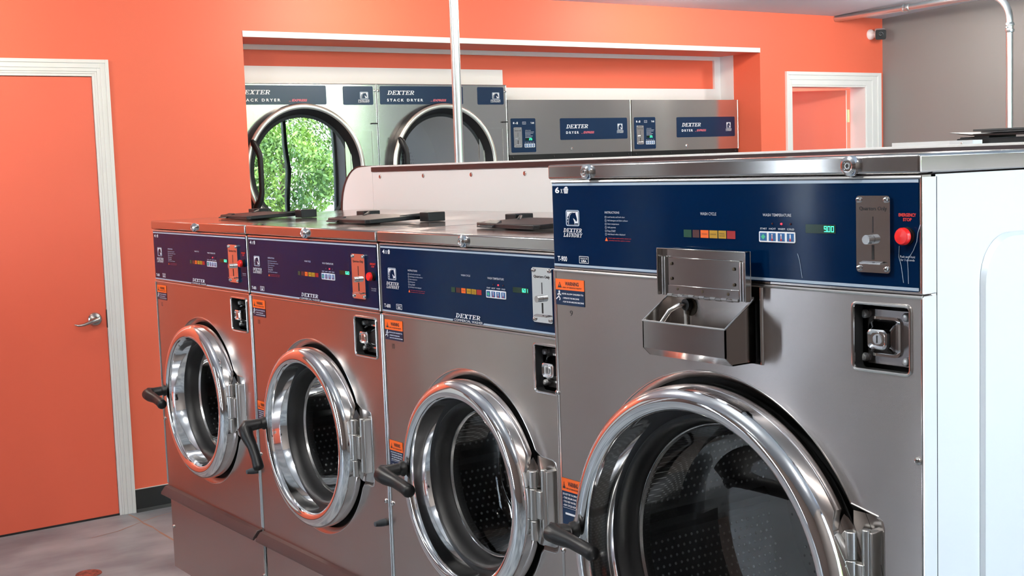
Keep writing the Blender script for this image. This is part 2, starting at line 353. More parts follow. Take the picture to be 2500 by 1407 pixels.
def sticker(par, name, x0, x1, z0, z1, zm, y, second=False):
    mb = MB(); w = x1-x0; h = zm-z0; f = y-.0006; g = y-.0009; hh = z1-zm
    mb.rect(x0, zm, x1, z1, f, 'orangelab'); mb.rect(x0, z0, x1, zm, f, 'bluelab')
    mb.poly([[(x0+.08*w, zm+.2*hh), (x0+.22*w, zm+.2*hh), (x0+.15*w, zm+.75*hh)]], g, 'blackink')
    mb.rect(x0+.14*w, zm+.35*hh, x0+.16*w, zm+.6*hh, g-.0001, 'orangelab')
    mb.text('WARNING', x0+.34*w, zm+.42*hh, x0+.82*w, zm+.78*hh, g, 'blackink', .03)
    mb.text('RISK OF SERIOUS INJURY', x0+.26*w, zm+.14*hh, x0+.92*w, zm+.3*hh, g, 'blackink', .02)
    if not second:
        # running child pictogram
        mb.lathe([(.0001, 0), (.03*w, 0)], (x0+.13*w, g, z0+.86*h), 'ink', 10)
        for a, b, c, d in ((.13, .80, .11, .55), (.13, .76, .06, .66), (.13, .76, .19, .64), (.11, .55, .16, .42), (.11, .55, .05, .44), (.16, .42, .13, .3), (.05, .44, .02, .36)):
            p, q = Vector((x0+a*w, g, z0+b*h)), Vector((x0+c*w, g, z0+d*h)); t = (q-p).normalized(); nn = Vector((-t.z, 0, t.x))*.012*w
            mb.add([p+nn, p-nn, q-nn, q+nn], [(0, 1, 2, 3)], 'ink')
        mb.text('NEVER ALLOW CHILDREN TO:', x0+.22*w, z0+.70*h, x0+.97*w, z0+.8*h, g, 'ink', .02)
        mb.text('- OPERATE THE MACHINE', x0+.24*w, z0+.42*h, x0+.82*w, z0+.52*h, g, 'ink', .02)
        mb.text('- PLAY IN OR AROUND MACHINE', x0+.24*w, z0+.18*h, x0+.98*w, z0+.28*h, g, 'ink', .02)
    else:
        for i, t in enumerate(('DO NOT TRY TO OPEN DOOR', '- THE DRUM IS MOVING', '- YOU SEE WATER INSIDE', '- ANY CYCLE LIGHT IS ON')):
            mb.text(t, x0+.08*w, z1-hh-h*(.12+.11*i), x0+.94*w, z1-hh-h*(.06+.11*i), g, 'ink', .02)
        mb.rect(x0+.08*w, z0+.5*h, x0+.94*w, z0+.508*h, g, 'ink'); mb.rect(x0+.18*w, z0+.3*h, x0+.8*w, z0+.36*h, g, 'ink')
    return mb.build(name, par)
def lid_lock(par, x, z, r, y):
    mb = MB(); mb.lathe([(r, 0), (r, -.003), (r*.92, -.008), (r*.62, -.011), (r*.55, -.0105), (r*.5, -.009), (.0001, -.009)], (x, y, z), 'chrome', 28)
    mb.lathe([(r*.32, -.0095), (r*.32, -.0105), (r*.2, -.0105), (r*.2, -.0092)], (x, y, z), 'steel_bright', 16)
    mb.rect(x-r*.06, z-r*.2, x+r*.06, z+r*.2, y-.0107, 'gap'); return mb.build('lid_lock', par)
def domes(mb, pts, r, h, m):
    for p, nrm, t1 in pts:
        t2 = nrm.cross(t1); k = 6; vs = [p+(t1*math.cos(2*PI*i/k)+t2*math.sin(2*PI*i/k))*r for i in range(k)]
        vs += [p+nrm*h*.75+(t1*math.cos(2*PI*i/k)+t2*math.sin(2*PI*i/k))*r*.55 for i in range(k)]+[p+nrm*h]
        mb.add(vs, [(i, (i+1) % k, k+(i+1) % k, k+i) for i in range(k)]+[(k+i, k+(i+1) % k, 2*k) for i in range(k)], m)

def washer(P):
    root = empty(P['name'], P['loc'], 0, P['label'], 'washing machine', P.get('group'))
    w, zt, zb, zp, z6, D = P['w'], P['zt'], P['zb'], P['zp'], P['z6'], P['D']
    cx, cz = P['dc']; e = .0075; er = .0035
    if P.get('scale'): root.scale = (P['scale'],)*3
    # base and cabinet
    mb = MB(); mb.box(.03, w-.03, .05, D-.03, -.0277 if P.get('scale') else 0, z6+.002, 'plinth'); mb.build('base', root, .003)
    mb = MB()                                     # sides, back, inner floor; the front is the separate panel
    mb.box(e, e+.004, .02, D, z6, zb, 'steel_side_lit'); mb.box(w-er-.004, w-er, .02, D, z6, zb, 'steel_side_lit')
    mb.box(e+.004, w-er-.004, D-.004, D, z6, zb, 'steel'); mb.box(e+.004, w-er-.004, .02, D-.004, z6, z6+.004, 'gap')
    if P.get('emboss'):
        a, b, c, d_ = P['emboss']; X = w-er
        L = rrect(a, c, b, d_, .07, 8); n = len(L)
        vs = [(X+.0005, y_, z_) for y_, z_ in L]; ins = [(X+.006, y_+(.006 if y_ < (a+b)/2 else -.006), z_+(.006 if z_ < (c+d_)/2 else -.006)) for y_, z_ in L]
        mb.add(vs+ins, [(i, (i+1) % n, n+(i+1) % n, n+i) for i in range(n)]+[tuple(range(n, 2*n))], 'steel_side_lit')
    mb.box(w-er-.001, w-er+.0009, .0315, .0325, z6, zb-.003, 'gap'); mb.box(w-er-.001, w-er+.0007, .0015, .031, z6, zp-.003, 'steel_side_lit'); mb.box(w-er-.001, w-er+.0007, .0015, .031, zp+.001, zb-.003, 'steel_side_lit')
    mb.build('cabinet', root)
    # side flanges of the front (bright rolled edge)
    R = P['hole_r']; rec = P['rec']
    hing = P['hinge']
    # hole with a tab for the hinge
    hz0, hz1, hx = hing['z0']-.018, hing['z1']+.018, hing['x1']+.008
    a_lo = math.asin(max(-1, (hz0-.012-cz)/R)); a_hi = math.asin(min(1, (hz1+.012-cz)/R))
    loop = [(cx+R*math.cos(a_hi+(2*PI-a_hi+a_lo)*i/80), cz+R*math.sin(a_hi+(2*PI-a_hi+a_lo)*i/80)) for i in range(81)]
    xa = cx+R*math.cos(a_lo)+.01
    loop += [(xa, hz0-.002), (hx-.012, hz0), (hx-.003, hz0+.004), (hx, hz0+.014), (hx, hz1-.014), (hx-.003, hz1-.004), (hx-.012, hz1), (xa, hz1+.002)]
    holes = [loop, rrect(rec[0], rec[2], rec[1], rec[3], .008)]
    if P.get('hop'): holes.append(rrect(*P['hop_hole'], .004))
    zl = P.get('skirt', None); zlow = zl if zl else z6
    mb = MB(); outer = [(e, zlow), (w-er, zlow), (w-er, zp-.002), (e, zp-.002)]
    F = P.get('dish', 1.062); n = len(loop); st = 5; DD = P.get('dishd', .011)   # the sheet dips towards the door opening
    big = [(cx+(a-cx)*F, cz+(b-cz)*F) for a, b in loop]
    mb.slab([outer, big]+holes[1:], 0, .0001, 'steel'); mb.slab([outer], .0, .02, 'steel') if False else None
    vs = []; 
    for q in range(st+1):
        k = q/st; f_ = F+(1-F)*k; d_ = DD*k**1.4
        vs += [(cx+(a-cx)*f_, d_, cz+(b-cz)*f_) for a, b in loop]
    mb.add(vs, [(q*n+i, (q+1)*n+i, (q+1)*n+(i+1) % n, q*n+(i+1) % n) for q in range(st) for i in range(n)], 'steel')
    for l, y_ in ([(outer, 0), (loop, DD)]+[(h_, 0) for h_ in holes[1:]]):
        n2 = len(l); mb.add([(a, y_, b) for a, b in l]+[(a, .022, b) for a, b in l], [(i, (i+1) % n2, n2+(i+1) % n2, n2+i) for i in range(n2)], 'steel' if l in (outer, loop) else 'gap')
    for h_, rad, y_ in ((big, .0014, .0004), (holes[1], .0028, -.0005)):       # rolled lips
        mb.tube([(a, y_, b) for a, b in h_]+[(h_[0][0], y_, h_[0][1])], rad, 'steel_bright', 8, False)
    mb.tube([(e, 0, zlow+.01), (e, 0, zp-.004)], .003, 'steel_bright', 8); mb.tube([(w-er-.001, .001, zlow+.01), (w-er-.001, .001, zp-.004)], .0022, 'steel_bright', 8)
    mb.tube([(e, 0, zp-.004), (w-er, 0, zp-.004)], .003, 'steel_bright', 8)
    mb.box(cx+R*math.cos(a_hi)+.004, hx+.002, DD+.0005, DD+.003, hz0-.004, hz1+.004, 'steel_lid')
    for sx, sz in P['screws']: screw(mb, sx, 0, sz)
    mb.build('front_panel', root)
    if zl:
        mb = MB(); mb.slab([[(e, z6), (w-er, z6), (w-er, zl-.02), (e, zl-.02)]], .006, .026, 'steel')
        mb.tube([(w-er-.001, .006, z6+.004), (w-er-.001, .006, zl-.022)], .003, 'steel_bright', 8); screw(mb, .02, .006, .455-.04); screw(mb, w-.02, .006, .455-.04)
        mb.build('lower_panel', root)
        mb = MB(); A, B_ = .006, w-.012   # projecting plastic strip
        pr = [(.004, zl+.002), (-.012, zl-.001), (-.026, zl-.018), (-.028, zl-.026), (-.024, zl-.028), (-.018, zl-.022), (.006, zl-.022)]
        n = len(pr); mb.add([(A, y, z) for y, z in pr]+[(B_, y, z) for y, z in pr], [(i, (i+1) % n, n+(i+1) % n, n+i) for i in range(n)]+[tuple(range(n))[::-1], tuple(range(n, 2*n))], 'trimbrown')
        mb.build('kick_trim', root, .0015)
    # top lid
    mb = MB(); mb.box(0, w-.0045, -.004, D, zb+.002, zt, 'steel_lid'); mb.build('lid', root, .004, seg=3)
    for lx, r in P['locks']: lid_lock(root, lx, (zb+zt)/2, r, -.004)
    # control panel
    mb = MB(); mb.slab([[(e, zp), (w-er, zp), (w-er, zb), (e, zb)]], .0, .03, 'steel')
    mb.tube([(w-er-.001, .001, zp+.002), (w-er-.001, .001, zb-.003)], .0024, 'steel_bright', 8)
    mb.tube([(e, 0, zb-.003), (w-er-.001, 0, zb-.003)], .0026, 'steel_bright', 8)
    bx0, bx1, bz0, bz1 = e+.002, w-P.get('rim', .010), zp+P['pb'], zb-P['pt']
    y = -.0012; t = -.0016; t2 = -.0019
    mb.slab([rrect(bx0, bz0, bx1, bz1, .003)], y, 0, 'blue')
    sh = P['sh']
    mb.rect(bx0, bz1-sh[0]-sh[1], bx1, bz1-sh[0], t, 'stripe')
    zs0, zs1 = bz0+sh[2], bz0+sh[2]+sh[1]
    lg = P.get('logo')
    if lg:
        mb.add([(bx0, t, zs0), (lg[0]-.009, t, zs0), (lg[0]-.005, t, zs1), (bx0, t, zs1)], [(0, 1, 2, 3)], 'stripe')
        mb.add([(lg[1]+.004, t, zs0), (bx1, t, zs0), (bx1, t, zs1), (lg[1]+.008, t, zs1)], [(0, 1, 2, 3)], 'stripe')
        slabword(mb, 'DEXTER', lg[0]+.004, lg[2]+.007, lg[1]-.002, lg[2]+.0165, t, 'ink')
        mb.text('COMMERCIAL WASHER', lg[0]-.002, lg[2]-.001, lg[1]+.003, lg[2]+.0042, t, 'ink')
    else: mb.rect(bx0, zs0, bx1, zs1, t, 'stripe')
    T = P['txt']
    def tx(s_, b, m='ink', bold=0, sh_=0): mb.text(s_, *b, t2, m, bold, sh_)
    tx(P['cap'], T['cap'], 'ink', .03); tx('x', (T['cap'][2]+.004, T['cap'][1], T['cap'][2]+.010, T['cap'][1]+.008)); basket(mb, *T['basket'], t2)
    horse(mb, *T['horse'], t2); d0 = T['dex']
    slabword(mb, 'DEXTER', d0[0], (d0[1]+d0[3])/2+.0008, d0[2], d0[3], t2, 'ink'); slabword(mb, 'LAUNDRY', d0[0], d0[1], d0[2], (d0[1]+d0[3])/2-.0008, t2, 'ink')
    tx(P['model'], T['model'], 'ink', .02)
    a, b, c, d_ = T['made']; mb.poly([[(a, b), (c, b), (c, d_), (a, d_)], [(a+.0012, b+.001), (c-.0012, b+.001), (c-.0012, d_-.001), (a+.0012, d_-.001)]], t2, 'ink')
    mb.text('MADE IN', a+.004, b+.56*(d_-b), c-.004, b+.80*(d_-b), t2, 'ink'); mb.text('USA', a+.006, b+.16*(d_-b), c-.006, b+.48*(d_-b), t2, 'ink', .04)
    ix, iz, dz, iw = T['ins']
    tx('INSTRUCTIONS', (ix, iz+.0035, ix+.041, iz+.0075), 'inkdim', .01)
    for i, (s_, l) in enumerate((('Load laundry and latch door', .9), ('Add detergent and fabric softener', 1.05), ('Select temperature', .6), ('Add payment', .43), ('Press START', .42), ('Add bleach when displayed', .9))):
        zz = iz-dz*(i+.55); mb.poly([[(ix, zz-.0017), (ix+.004, zz-.0017), (ix+.004, zz+.0022), (ix, zz+.0022)], [(ix+.0006, zz-.0012), (ix+.0034, zz-.0012), (ix+.0034, zz+.0017), (ix+.0006, zz+.0017)]], t2, 'inkdim')
        tx(s_, (ix+.0065, zz-.0016, ix+.0065+iw*l, zz+.0021), 'inkdim')
    zz = iz-dz*7.0; mb.poly([[(ix-.001, zz-.003), (ix+.007, zz-.003), (ix+.003, zz+.004)]], t2, 'orangelab'); 
    tx("Don't open until machine doors are", (ix+.009, zz+.0012, ix+.072, zz+.0035), 'redink', .015); tx('unlocked and the cycle is ended', (ix+.009, zz-.003, ix+.069, zz-.0008), 'redink', .015)
    wc = T['wc']; tx('WASH CYCLE', wc, 'inkdim', .01)
    for k, (s0, s1) in enumerate(T['sq']):
        z0, z1 = T['sqz']; mb.rect(s0, z0, s1, z1, t2, ('sq_green', 'sq_maroon', 'sq_orange', 'sq_yellow', 'sq_yellow', 'sq_red')[k])
        lab = (None, None, 'WASH', 'RINSE', 'FINAL', None)[k]
        if lab: mb.text(lab, s0+.003, (z0+z1)/2-.0012+(.0015 if k == 4 else 0), s1-.003, (z0+z1)/2+.0012+(.0015 if k == 4 else 0), t2-.0002, 'blackink')
        if k == 4: mb.text('RINSE', s0+.003, (z0+z1)/2-.0035, s1-.003, (z0+z1)/2-.0012, t2-.0002, 'blackink')
    tx('WASH TEMPERATURE', T['wt'], 'inkdim', .01)
    b0, c0, b1, c1 = T['btn']; bw = (b1-b0)/4
    for i, s_ in enumerate(('START', 'HOT', 'WARM', 'COLD')): tx(s_, (b0+bw*i+bw*.12, c1+.003, b0+bw*(i+1)-bw*.12, c1+.0058), 'ink')
    for L in P.get('cracks', ()): mb.tube([(a, t2, b) for a, b in L], .00045, 'stripe', 5)
    mb.build('control_panel', root)
    mb = MB(); mb.slab([rrect(b0, c0, b1, c1, .002, 3)], t-.0008, t+.0006, 'ink')
    for i in range(4):
        l, r_ = b0+bw*i+bw*.12, b0+bw*(i+1)-bw*.12; z0, z1 = c0+.0022, c1-.0022
        mb.rect(l, z0, r_, z1, t-.0012, 'btn'); m_ = (l+r_)/2; zm = (z0+z1)/2
        if i == 0: mb.poly([[(m_-bw*.26, zm), (m_, zm-.0045), (m_+bw*.26, zm), (m_, zm+.0045)]], t-.0015, 'btngreen')
        else:
            mb.rect(m_-.0012, zm-.004, m_+.0012, zm+.005, t-.0015, 'ink'); mb.rect(m_-.0005, zm-.004, m_+.0005, zm+(.004, .002, -.001)[i-1], t-.0017, 'redink'); mb.lathe([(.0001, 0), (.0018, 0)], (m_, t-.0016, zm-.0042), 'redink', 8)
    mb.build('button_pad', root)
    mb = MB()
    for i, lx in enumerate((b0+bw*1.5, b0+bw*2.5, b0+bw*3.5)): mb.lathe([(.0017, 0), (.0013, -.0014), (.0001, -.0018)], (lx, t, T['ledz']), 'led' if i == 1 else 'led_off', 12)
    mb.build('indicator_light', root)
    mb = MB(); a, b, c, d_ = T['disp']; mb.rect(a, b, c, d_, t2, 'disp')
    digits(mb, P['digits'], a+(c-a)*P['dx'], b+(d_-b)*.18, c-(c-a)*.03, d_-(d_-b)*.16, t2-.0004, 'seg'); mb.build('display', root)
    coin_plate(root, *P['coin'])
    rx, rz, rad = P['red']
    mb = MB(); mb.lathe([(rad*1.02, 0), (rad*1.02, -.004), (rad*.7, -.0045), (rad*.7, -.010)], (rx, y, rz), 'blackp', 24)
    mb.lathe([(rad*.72, -.007), (rad, -.009), (rad*1.0, -.013), (rad*.85, -.0160), (.0001, -.0172)], (rx, y, rz), 'red', 28); mb.build('stop_button', root)
    mb = MB(); hr = P['redw']
    mb.text('EMERGENCY', rx-hr, rz+.0275, rx+hr, rz+.0325, t2, 'redink', .04); mb.text('STOP', rx-hr*.5, rz+.021, rx+hr*.5, rz+.0258, t2, 'redink', .04); mb.build('stop_lettering', root); mb = MB()
    mb.text('Push and Hold', rx-hr*.85, rz-.0315, rx+hr*.85, rz-.0282, t2, 'inkdim'); mb.text('for 3 seconds', rx-hr*.8, rz-.036, rx+hr*.8, rz-.0328, t2, 'inkdim')
    mb.build('hold_lettering', root)
    sticker(root, 'warning_label', *P['st1'], -.0002)
    if P.get('st2'): sticker(root, 'door_warning_label', *P['st2'], -.0002, True)
    mb = MB(); mb.text(P['num'], *P['numb'], -.0005, 'blackink', -.012); mb.build('handwritten_number', root)
    # latch recess
    x0, x1, z0, z1 = rec; zc = (z0+z1)/2
    mb = MB(); q0 = x0-.018; mb.box(q0-.002, q0, .021, .05, z0-.01, z1+.01, 'gap'); mb.box(x1+.002, x1+.004, .021, .05, z0-.01, z1+.01, 'gap'); mb.box(q0, x1+.002, .021, .05, z1+.008, z1+.01, 'gap'); mb.box(q0, x1+.002, .021, .05, z0-.01, z0-.008, 'gap'); mb.box(q0, x1+.002, .048, .05, z0-.008, z1+.008, 'gap')
    mb.build('latch_recess', root)
    mb = MB(); Y0 = .028; mb.slab([rrect(x0-.012, z0+.006, x1, z1-.012, .004)], Y0, Y0+.003, 'plate')
    for bx in (x0+.001, x0+.077):
        for bz in (z0+.014, z1-.020): mb.lathe([(.0066, 0), (.0066, -.004), (.0048, -.0075), (.0001, -.0085)], (bx, Y0, bz), 'bolt', 14)
    mb.build('latch_plate', root, .001)
    mb = MB(); lo = rrect(x0+.013, zc-.028, x0+.063, zc+.024, .008); hi = rrect(x0+.028, zc-.0175, x0+.067, zc+.0145, .009); hi2 = rrect(x0+.032, zc-.0135, x0+.063, zc+.0105, .006); n = len(lo)
    mb.slab([rrect(x0+.009, zc-.032, x0+.067, zc+.028, .010)], Y0-.004, Y0, 'chrome')
    lerp = lambda A, B, t_: [(p[0]*(1-t_)+q_[0]*t_, p[1]*(1-t_)+q_[1]*t_) for p, q_ in zip(A, B)]
    hz = [(p[0]*.75+(x0+.0475)*.25, p[1]*.75+(zc-.0015)*.25) for p in hi2]
    rings = [(lo, Y0-.004), (lerp(lo, hi, .35), .013), (lerp(lo, hi, .9), .004), (hi, -.001), (lerp(hi, hi2, .4), -.005), (hi2, -.0065), (hz, -.0035)]
    vs = [(a, y_, b) for L_, y_ in rings for a, b in L_]
    mb.add(vs, [(k*n+i, k*n+(i+1) % n, (k+1)*n+(i+1) % n, (k+1)*n+i) for k in range(len(rings)-1) for i in range(n)]+[tuple(range((len(rings)-1)*n, len(rings)*n))], 'chrome')
    kc, kz = x0+.0475, zc-.0015
    mb.lathe([(.0078, -.0032), (.0078, -.0050), (.0001, -.0050)], (kc, 0, kz), 'steel_bright', 20); mb.rect(kc-.0011, kz-.0055, kc+.0011, kz+.0055, -.0053, 'gap')
    mb.build('latch_knob', root)
    # cavity behind the door: drum, dimples, lifters
    rd = P['drum_r']; mb = MB(); c = (cx, 0, cz)
    mb.lathe([(R+.02, .012), (R+.02, .03), (P['seal_r']+.012, .035), (P['seal_r']+.012, .052)], c, 'gap', 72)
    mb.lathe([(P['seal_r']+.012, .050), (P['seal_r']+.020, .062), (rd, .072)], c, 'steel_bright', 72)
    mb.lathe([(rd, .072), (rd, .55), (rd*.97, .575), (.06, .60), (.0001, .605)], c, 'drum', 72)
    pts = []; sp = P['dim']; nrow = int(2*PI*rd/sp); nc = int(.46/sp)
    for i in range(nrow):
        an = 2*PI*i/nrow+.02
        if abs(((an-P['rib'])/(2*PI/3)+.5) % 1-.5)*(2*PI/3)*rd < .03: continue
        nr = Vector((-math.cos(an), 0, -math.sin(an))); tt = Vector((0, 1, 0))
        for j in range(nc):
            pts.append((Vector((cx+rd*math.cos(an), .088+sp*(j+.5*(i % 2)), cz+rd*math.sin(an))), nr, tt))
    domes(mb, pts, sp*.22, sp*.14, 'dome'); pts = []; m_ = int(rd/sp)+1; ca, sa = math.cos(.28), math.sin(.28)
    for i in range(-m_, m_+1):
        for j in range(-m_, m_+1):
            a, b = (i+.5*(j % 2))*sp*1.1, j*sp*1.1; x_, z_ = a*ca-b*sa, a*sa+b*ca; r_ = math.hypot(x_, z_)
            if r_ > rd*.95 or abs(b+.02) < .03: continue
            pts.append((Vector((cx+x_, .60-.025*max(0, (r_-.06))/(rd*.97-.06)-.001, cz+z_)), Vector((0, -1, 0)), Vector((1, 0, 0))))
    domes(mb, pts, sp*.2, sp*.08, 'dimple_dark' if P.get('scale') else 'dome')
    for k in range(3):
        an = P['rib']+2*PI/3*k; h_ = .014; da = .032/rd
        L = []
        for yy in (.09, .52):
            for r_, a_ in ((rd+.002, an-da*.8), (rd-h_, an-da*.25), (rd-h_, an+da*.25), (rd+.002, an+da*.8)): L.append((cx+r_*math.cos(a_), yy, cz+r_*math.sin(a_)))
        mb.add(L, [(0, 4, 5, 1), (1, 5, 6, 2), (2, 6, 7, 3), (0, 1, 2, 3), (4, 7, 6, 5)], 'drum')
    mb.build('drum', root)
    # door: ring, seal, glass bowl, handle, hinge
    ro, rf, ri = P['ring']; yf = P['yf']; mb = MB(); c = (cx, 0, cz)
    prof = [(ro-.004, .014), (ro, .004), (ro, yf*.3), (ro-.0008, yf*.6), (ro-.0025, yf*.74), (ro-.006, yf*.84), (ro-.011, yf*.91), ((ro+ri)/2+.003, yf*.99), ((ro+ri)/2-.004, yf), (ri+.008, yf*.975), (ri+.003, yf*.91), (ri+.0006, yf*.8), (ri-.0005, yf*.66), (ri-.004, yf*.3), (ri-.010, .006), (ri-.016, .015)]
    mb.lathe(prof, c, 'chrome', 160)
    ring = mb.build('door_ring', root, 0, 60)
    mb = MB(); g = ri-.016; mb.lathe([(g+.004, .012), (g, .006), (g-.004, .002), (g-.009, .006), (g-.011, .025), (g-.014, .048), (g-.019, .056), (g-.016, .075)], c, 'rubber', 120); mb.build('door_seal', ring, 0, 60)
    mb = MB(); k = g-.018; mb.lathe([(k-.001, .044), (k-.003, .06), (k-.009, .085), (k-.013, .105), (k-.020, .125)], c, 'glass_rim', 120); mb.lathe([(k-.020, .125), (k-.034, .136), (k-.055, .142), (k*.6, .146), (.0001, .148)], c, 'glass_bowl', 120)
    mb.lathe([(k-.001, .046), (k-.004, .044), (k-.006, .050)], c, 'steel_bright', 120)
    mb.build('door_glass', ring, 0, 60)
    # handle
    hx_, hz_ = P['hpos']; hy = P['hy']; ex = P['hel']; en = P['hend']; s_ = P.get('hs', 1)
    mb = MB()
    mb.lathe([(.016*s_, 0), (.016*s_, -.008), (.0125*s_, -.012), (.0125*s_, -.02)], (hx_, hy+.02, hz_), 'blackp', 20)
    mb.tube([(hx_-.002, yf*.25, hz_+.022), (hx_-.001, yf*.8, hz_+.014), (hx_, hy+.024, hz_+.004)], [.012*s_, .011*s_, .012*s_], 'blackp', 14)
    p0 = Vector((hx_, hy+.006, hz_)); p1 = Vector(ex); p2 = Vector(en)
    path = [p0, p0.lerp(p1, .5), p1+(p0-p1)*.18, p1+(p2-p1)*.06+(p0-p1)*.04, p1.lerp(p2, .25), p1.lerp(p2, .5)+Vector((0, .004, 0)), p1.lerp(p2, .8)+Vector((0, .003, 0)), p2, p2+(p2-p1).normalized()*.006, p2+(p2-p1).normalized()*.009]
    mb.tube(path, [x*s_ for x in (.0125, .0135, .0165, .0175, .0155, .0125, .0125, .0135, .0115, .004)], 'blackp', 18)
    mb.build('door_handle', ring, 0, 60)
    # hinge
    hx0, hx1, z0, z1 = hing['x0'], hing['x1'], hing['z0'], hing['z1']; hy = hing['y']; r1 = hing['r']
    mb = MB(); L = z1-z0
    for a, b in ((0, .285), (.29, .745), (.75, 1)): mb.cyl((hx0+r1, hy, z0+L*a), (hx0+r1, hy, z0+L*b), r1, 'cast', 20)
    mb.cyl((hx1-r1*.75, hy+.012, z0+.012), (hx1-r1*.75, hy+.012, z1+.004), r1*.78, 'cast', 18)
    mb.box(hx0-.045*s_, hx0+r1, hy+.004, hy+.014, z0+L*.02, z0+L*.27, 'cast'); mb.box(hx0-.045*s_, hx0+r1, hy+.004, hy+.014, z0+L*.77, z1-.004, 'cast')
    mb.box(hx0+r1, hx1-r1*.5, hy, hy+.014, z0+L*.32, z0+L*.72, 'cast'); mb.box(hx1-r1*1.3, hx1+.004, hy+.012, .03, z0+.01, z1, 'cast')
    mb.build('door_hinge', ring, .0015)
    # cover of the soap dispenser on the lid
    if P.get('soap'):
        mb = MB(); z = zt+.001
        ol = [(.165, .175), (.20, .158), (.425, .148), (.437, .158), (.437, .315), (.425, .33), (.17, .33), (.160, .32)]
        vs = [(a, b, z+.001+.004*(b-.15)/.18) for a, b in ol]+[(a, b, z+.012+.004*(b-.15)/.18) for a, b in ol]; n = len(ol)
        mb.add(vs, [(i, (i+1) % n, n+(i+1) % n, n+i) for i in range(n)]+[tuple(range(n))[::-1], tuple(range(n, 2*n))], 'blackp')
        mb.add([(.20, .150, z+.006), (.27, .146, z+.006), (.255, .185, z+.018), (.205, .187, z+.018), (.20, .15, z+.002), (.27, .146, z+.002), (.255, .185, z+.010), (.205, .187, z+.010)], [(0, 1, 2, 3), (4, 7, 6, 5), (0, 4, 5, 1), (1, 5, 6, 2), (2, 6, 7, 3), (3, 7, 4, 0)], 'rubber')
        sl = mb.build('soap_lid', root, .002)
        for bx, sx in ((.128, 1), (.478, -1)):
            mb = MB(); mb.box(bx-.022, bx+.022, .30, .355, z, z+.025, 'blackp')
            q0, q1 = Vector((bx+sx*.018, .32, z+.019)), Vector((bx+sx*.075, .27, z+.012))
            mb.tube([q0, q1], .0055, 'blackp', 8); mb.build('hinge_block', sl, .002)
    if P.get('bumper'):
        bx, bz = P['bumper']; mb = MB(); mb.lathe([(.0095, 0), (.0095, -.006), (.009, -.012), (.006, -.028), (.0001, -.029)], (bx, 0, bz), 'bumper', 20); mb.build('rubber_bumper', root)
    if P.get('hop'):
        x0, x1, y0, zf, zr, zfb, zc_, yc_ = P['hop']   # front y0, front top, rear top, front bottom, chamfer z, chamfer y
        mb = MB(); th = .0025; yb_ = .0
        side = [(yb_, zr), (y0, zf), (y0, zfb), (yc_, zc_), (yb_, zc_)]
        for xa in (x0, x1-th):
            n = 5; mb.add([(xa, a, b) for a, b in side]+[(xa+th, a, b) for a, b in side], [(i, (i+1) % n, n+(i+1) % n, n+i) for i in range(n)]+[tuple(range(n)), tuple(range(n, 2*n))[::-1]], 'steel_lid')
        mb.box(x0, x1, y0, y0+th, zfb, zf, 'steel_lid'); mb.box(x0, x1, yb_-.001, yb_+.002, zc_, zr+.004, 'steel'); mb.box(x0, x1, yc_, yb_, zc_, zc_+th, 'steel_lid')
        mb.add([(x0, y0, zfb), (x1, y0, zfb), (x1, yc_, zc_), (x0, yc_, zc_)], [(0, 3, 2, 1)], 'steel_lid')
        for pa, pb in (((x0, y0, zf), (x1, y0, zf)), ((x1-.001, y0, zf), (x1-.001, yb_, zr)), ((x0+.001, y0, zf), (x0+.001, yb_, zr))): mb.tube([pa, pb], .0017, 'steel_bright', 8)
        hb = mb.build('soap_hopper', root)
        mb = MB(); mb.tube([(x0+.045, -.002, zr-.018), (x0+.043, -.02, zr-.018), (x0+.034, -.035, zr-.027), (x0+.018, y0+.018, zf-.016), (x0+.012, y0+.01, zf-.03)], .0045, 'steel_bright', 12)
        mb.cyl((x0+.048, -.001, zr-.018), (x0+.048, -.012, zr-.018), .010, 'rubber', 18); mb.cyl((x0+.042, -.006, zr-.022), (x0+.042, -.006, zc_), .0022, 'white', 8)
        mb.lathe([(.0001, 0), (.016, 0)], (x0+.050, -.0016, zr-.022), 'rust', 20)
        mb.build('fill_pipe', hb)
        lx0, lx1, lz0, lz1 = P['hlid']; mb = MB(); a, b = -.018, -.030
        mb.box(lx0, lx1, a, a+.002, lz0+.004, lz1, 'steel_lid')
        mb.box(lx0, lx0+.002, b, a, lz0, lz1, 'steel_lid'); mb.box(lx1-.002, lx1, b, a, lz0, lz1, 'steel_lid'); mb.box(lx0, lx1, b, a, lz1-.002, lz1, 'steel_lid')
        for q in (.008, .014): mb.box(lx0+q, lx0+q+.003, b+.004, a, lz0, lz1-.015, 'steel_bright'); mb.box(lx1-q-.003, lx1-q, b+.004, a, lz0, lz1-.018, 'steel_bright')
        mb.box(lx0+.021, lx1-.021, a-.004, a, lz0+.001, lz1-.016, 'steel_lid')
        mb.box(lx0+.021, lx1-.021, a-.0055, a-.003, lz0+.002, lz0+.018, 'steel_lid')
        for sx, sz in ((lx0+.030, lz1-.027), (lx0+.030, lz0+.029), (lx1-.032, lz1-.030), (lx1-.032, lz0+.026), (lx0+.045, lz0+.012), ((lx0+lx1)/2, lz0+.011), (lx1-.045, lz0+.010)): mb.lathe([(.0028, 0), (.0028, -.0008), (.0001, -.0012)], (sx, a-.0055, sz), 'rust', 12)
        hl = mb.build('hopper_lid', hb, .0008)
        mb = MB(); n = 13; q0 = lx0+.021; q1 = lx1-.021; st = (q1-q0)/n
        for i in range(n): mb.cyl((q0+st*i+.0004, a-.006, lz0+(.0 if i % 2 else .0008)), (q0+st*(i+1)-.0004, a-.006, lz0+(.0 if i % 2 else .0008)), .0028, 'steel_bright' if i % 2 == 0 else 'steel_lid', 10)
        mb.build('piano_hinge', hb)
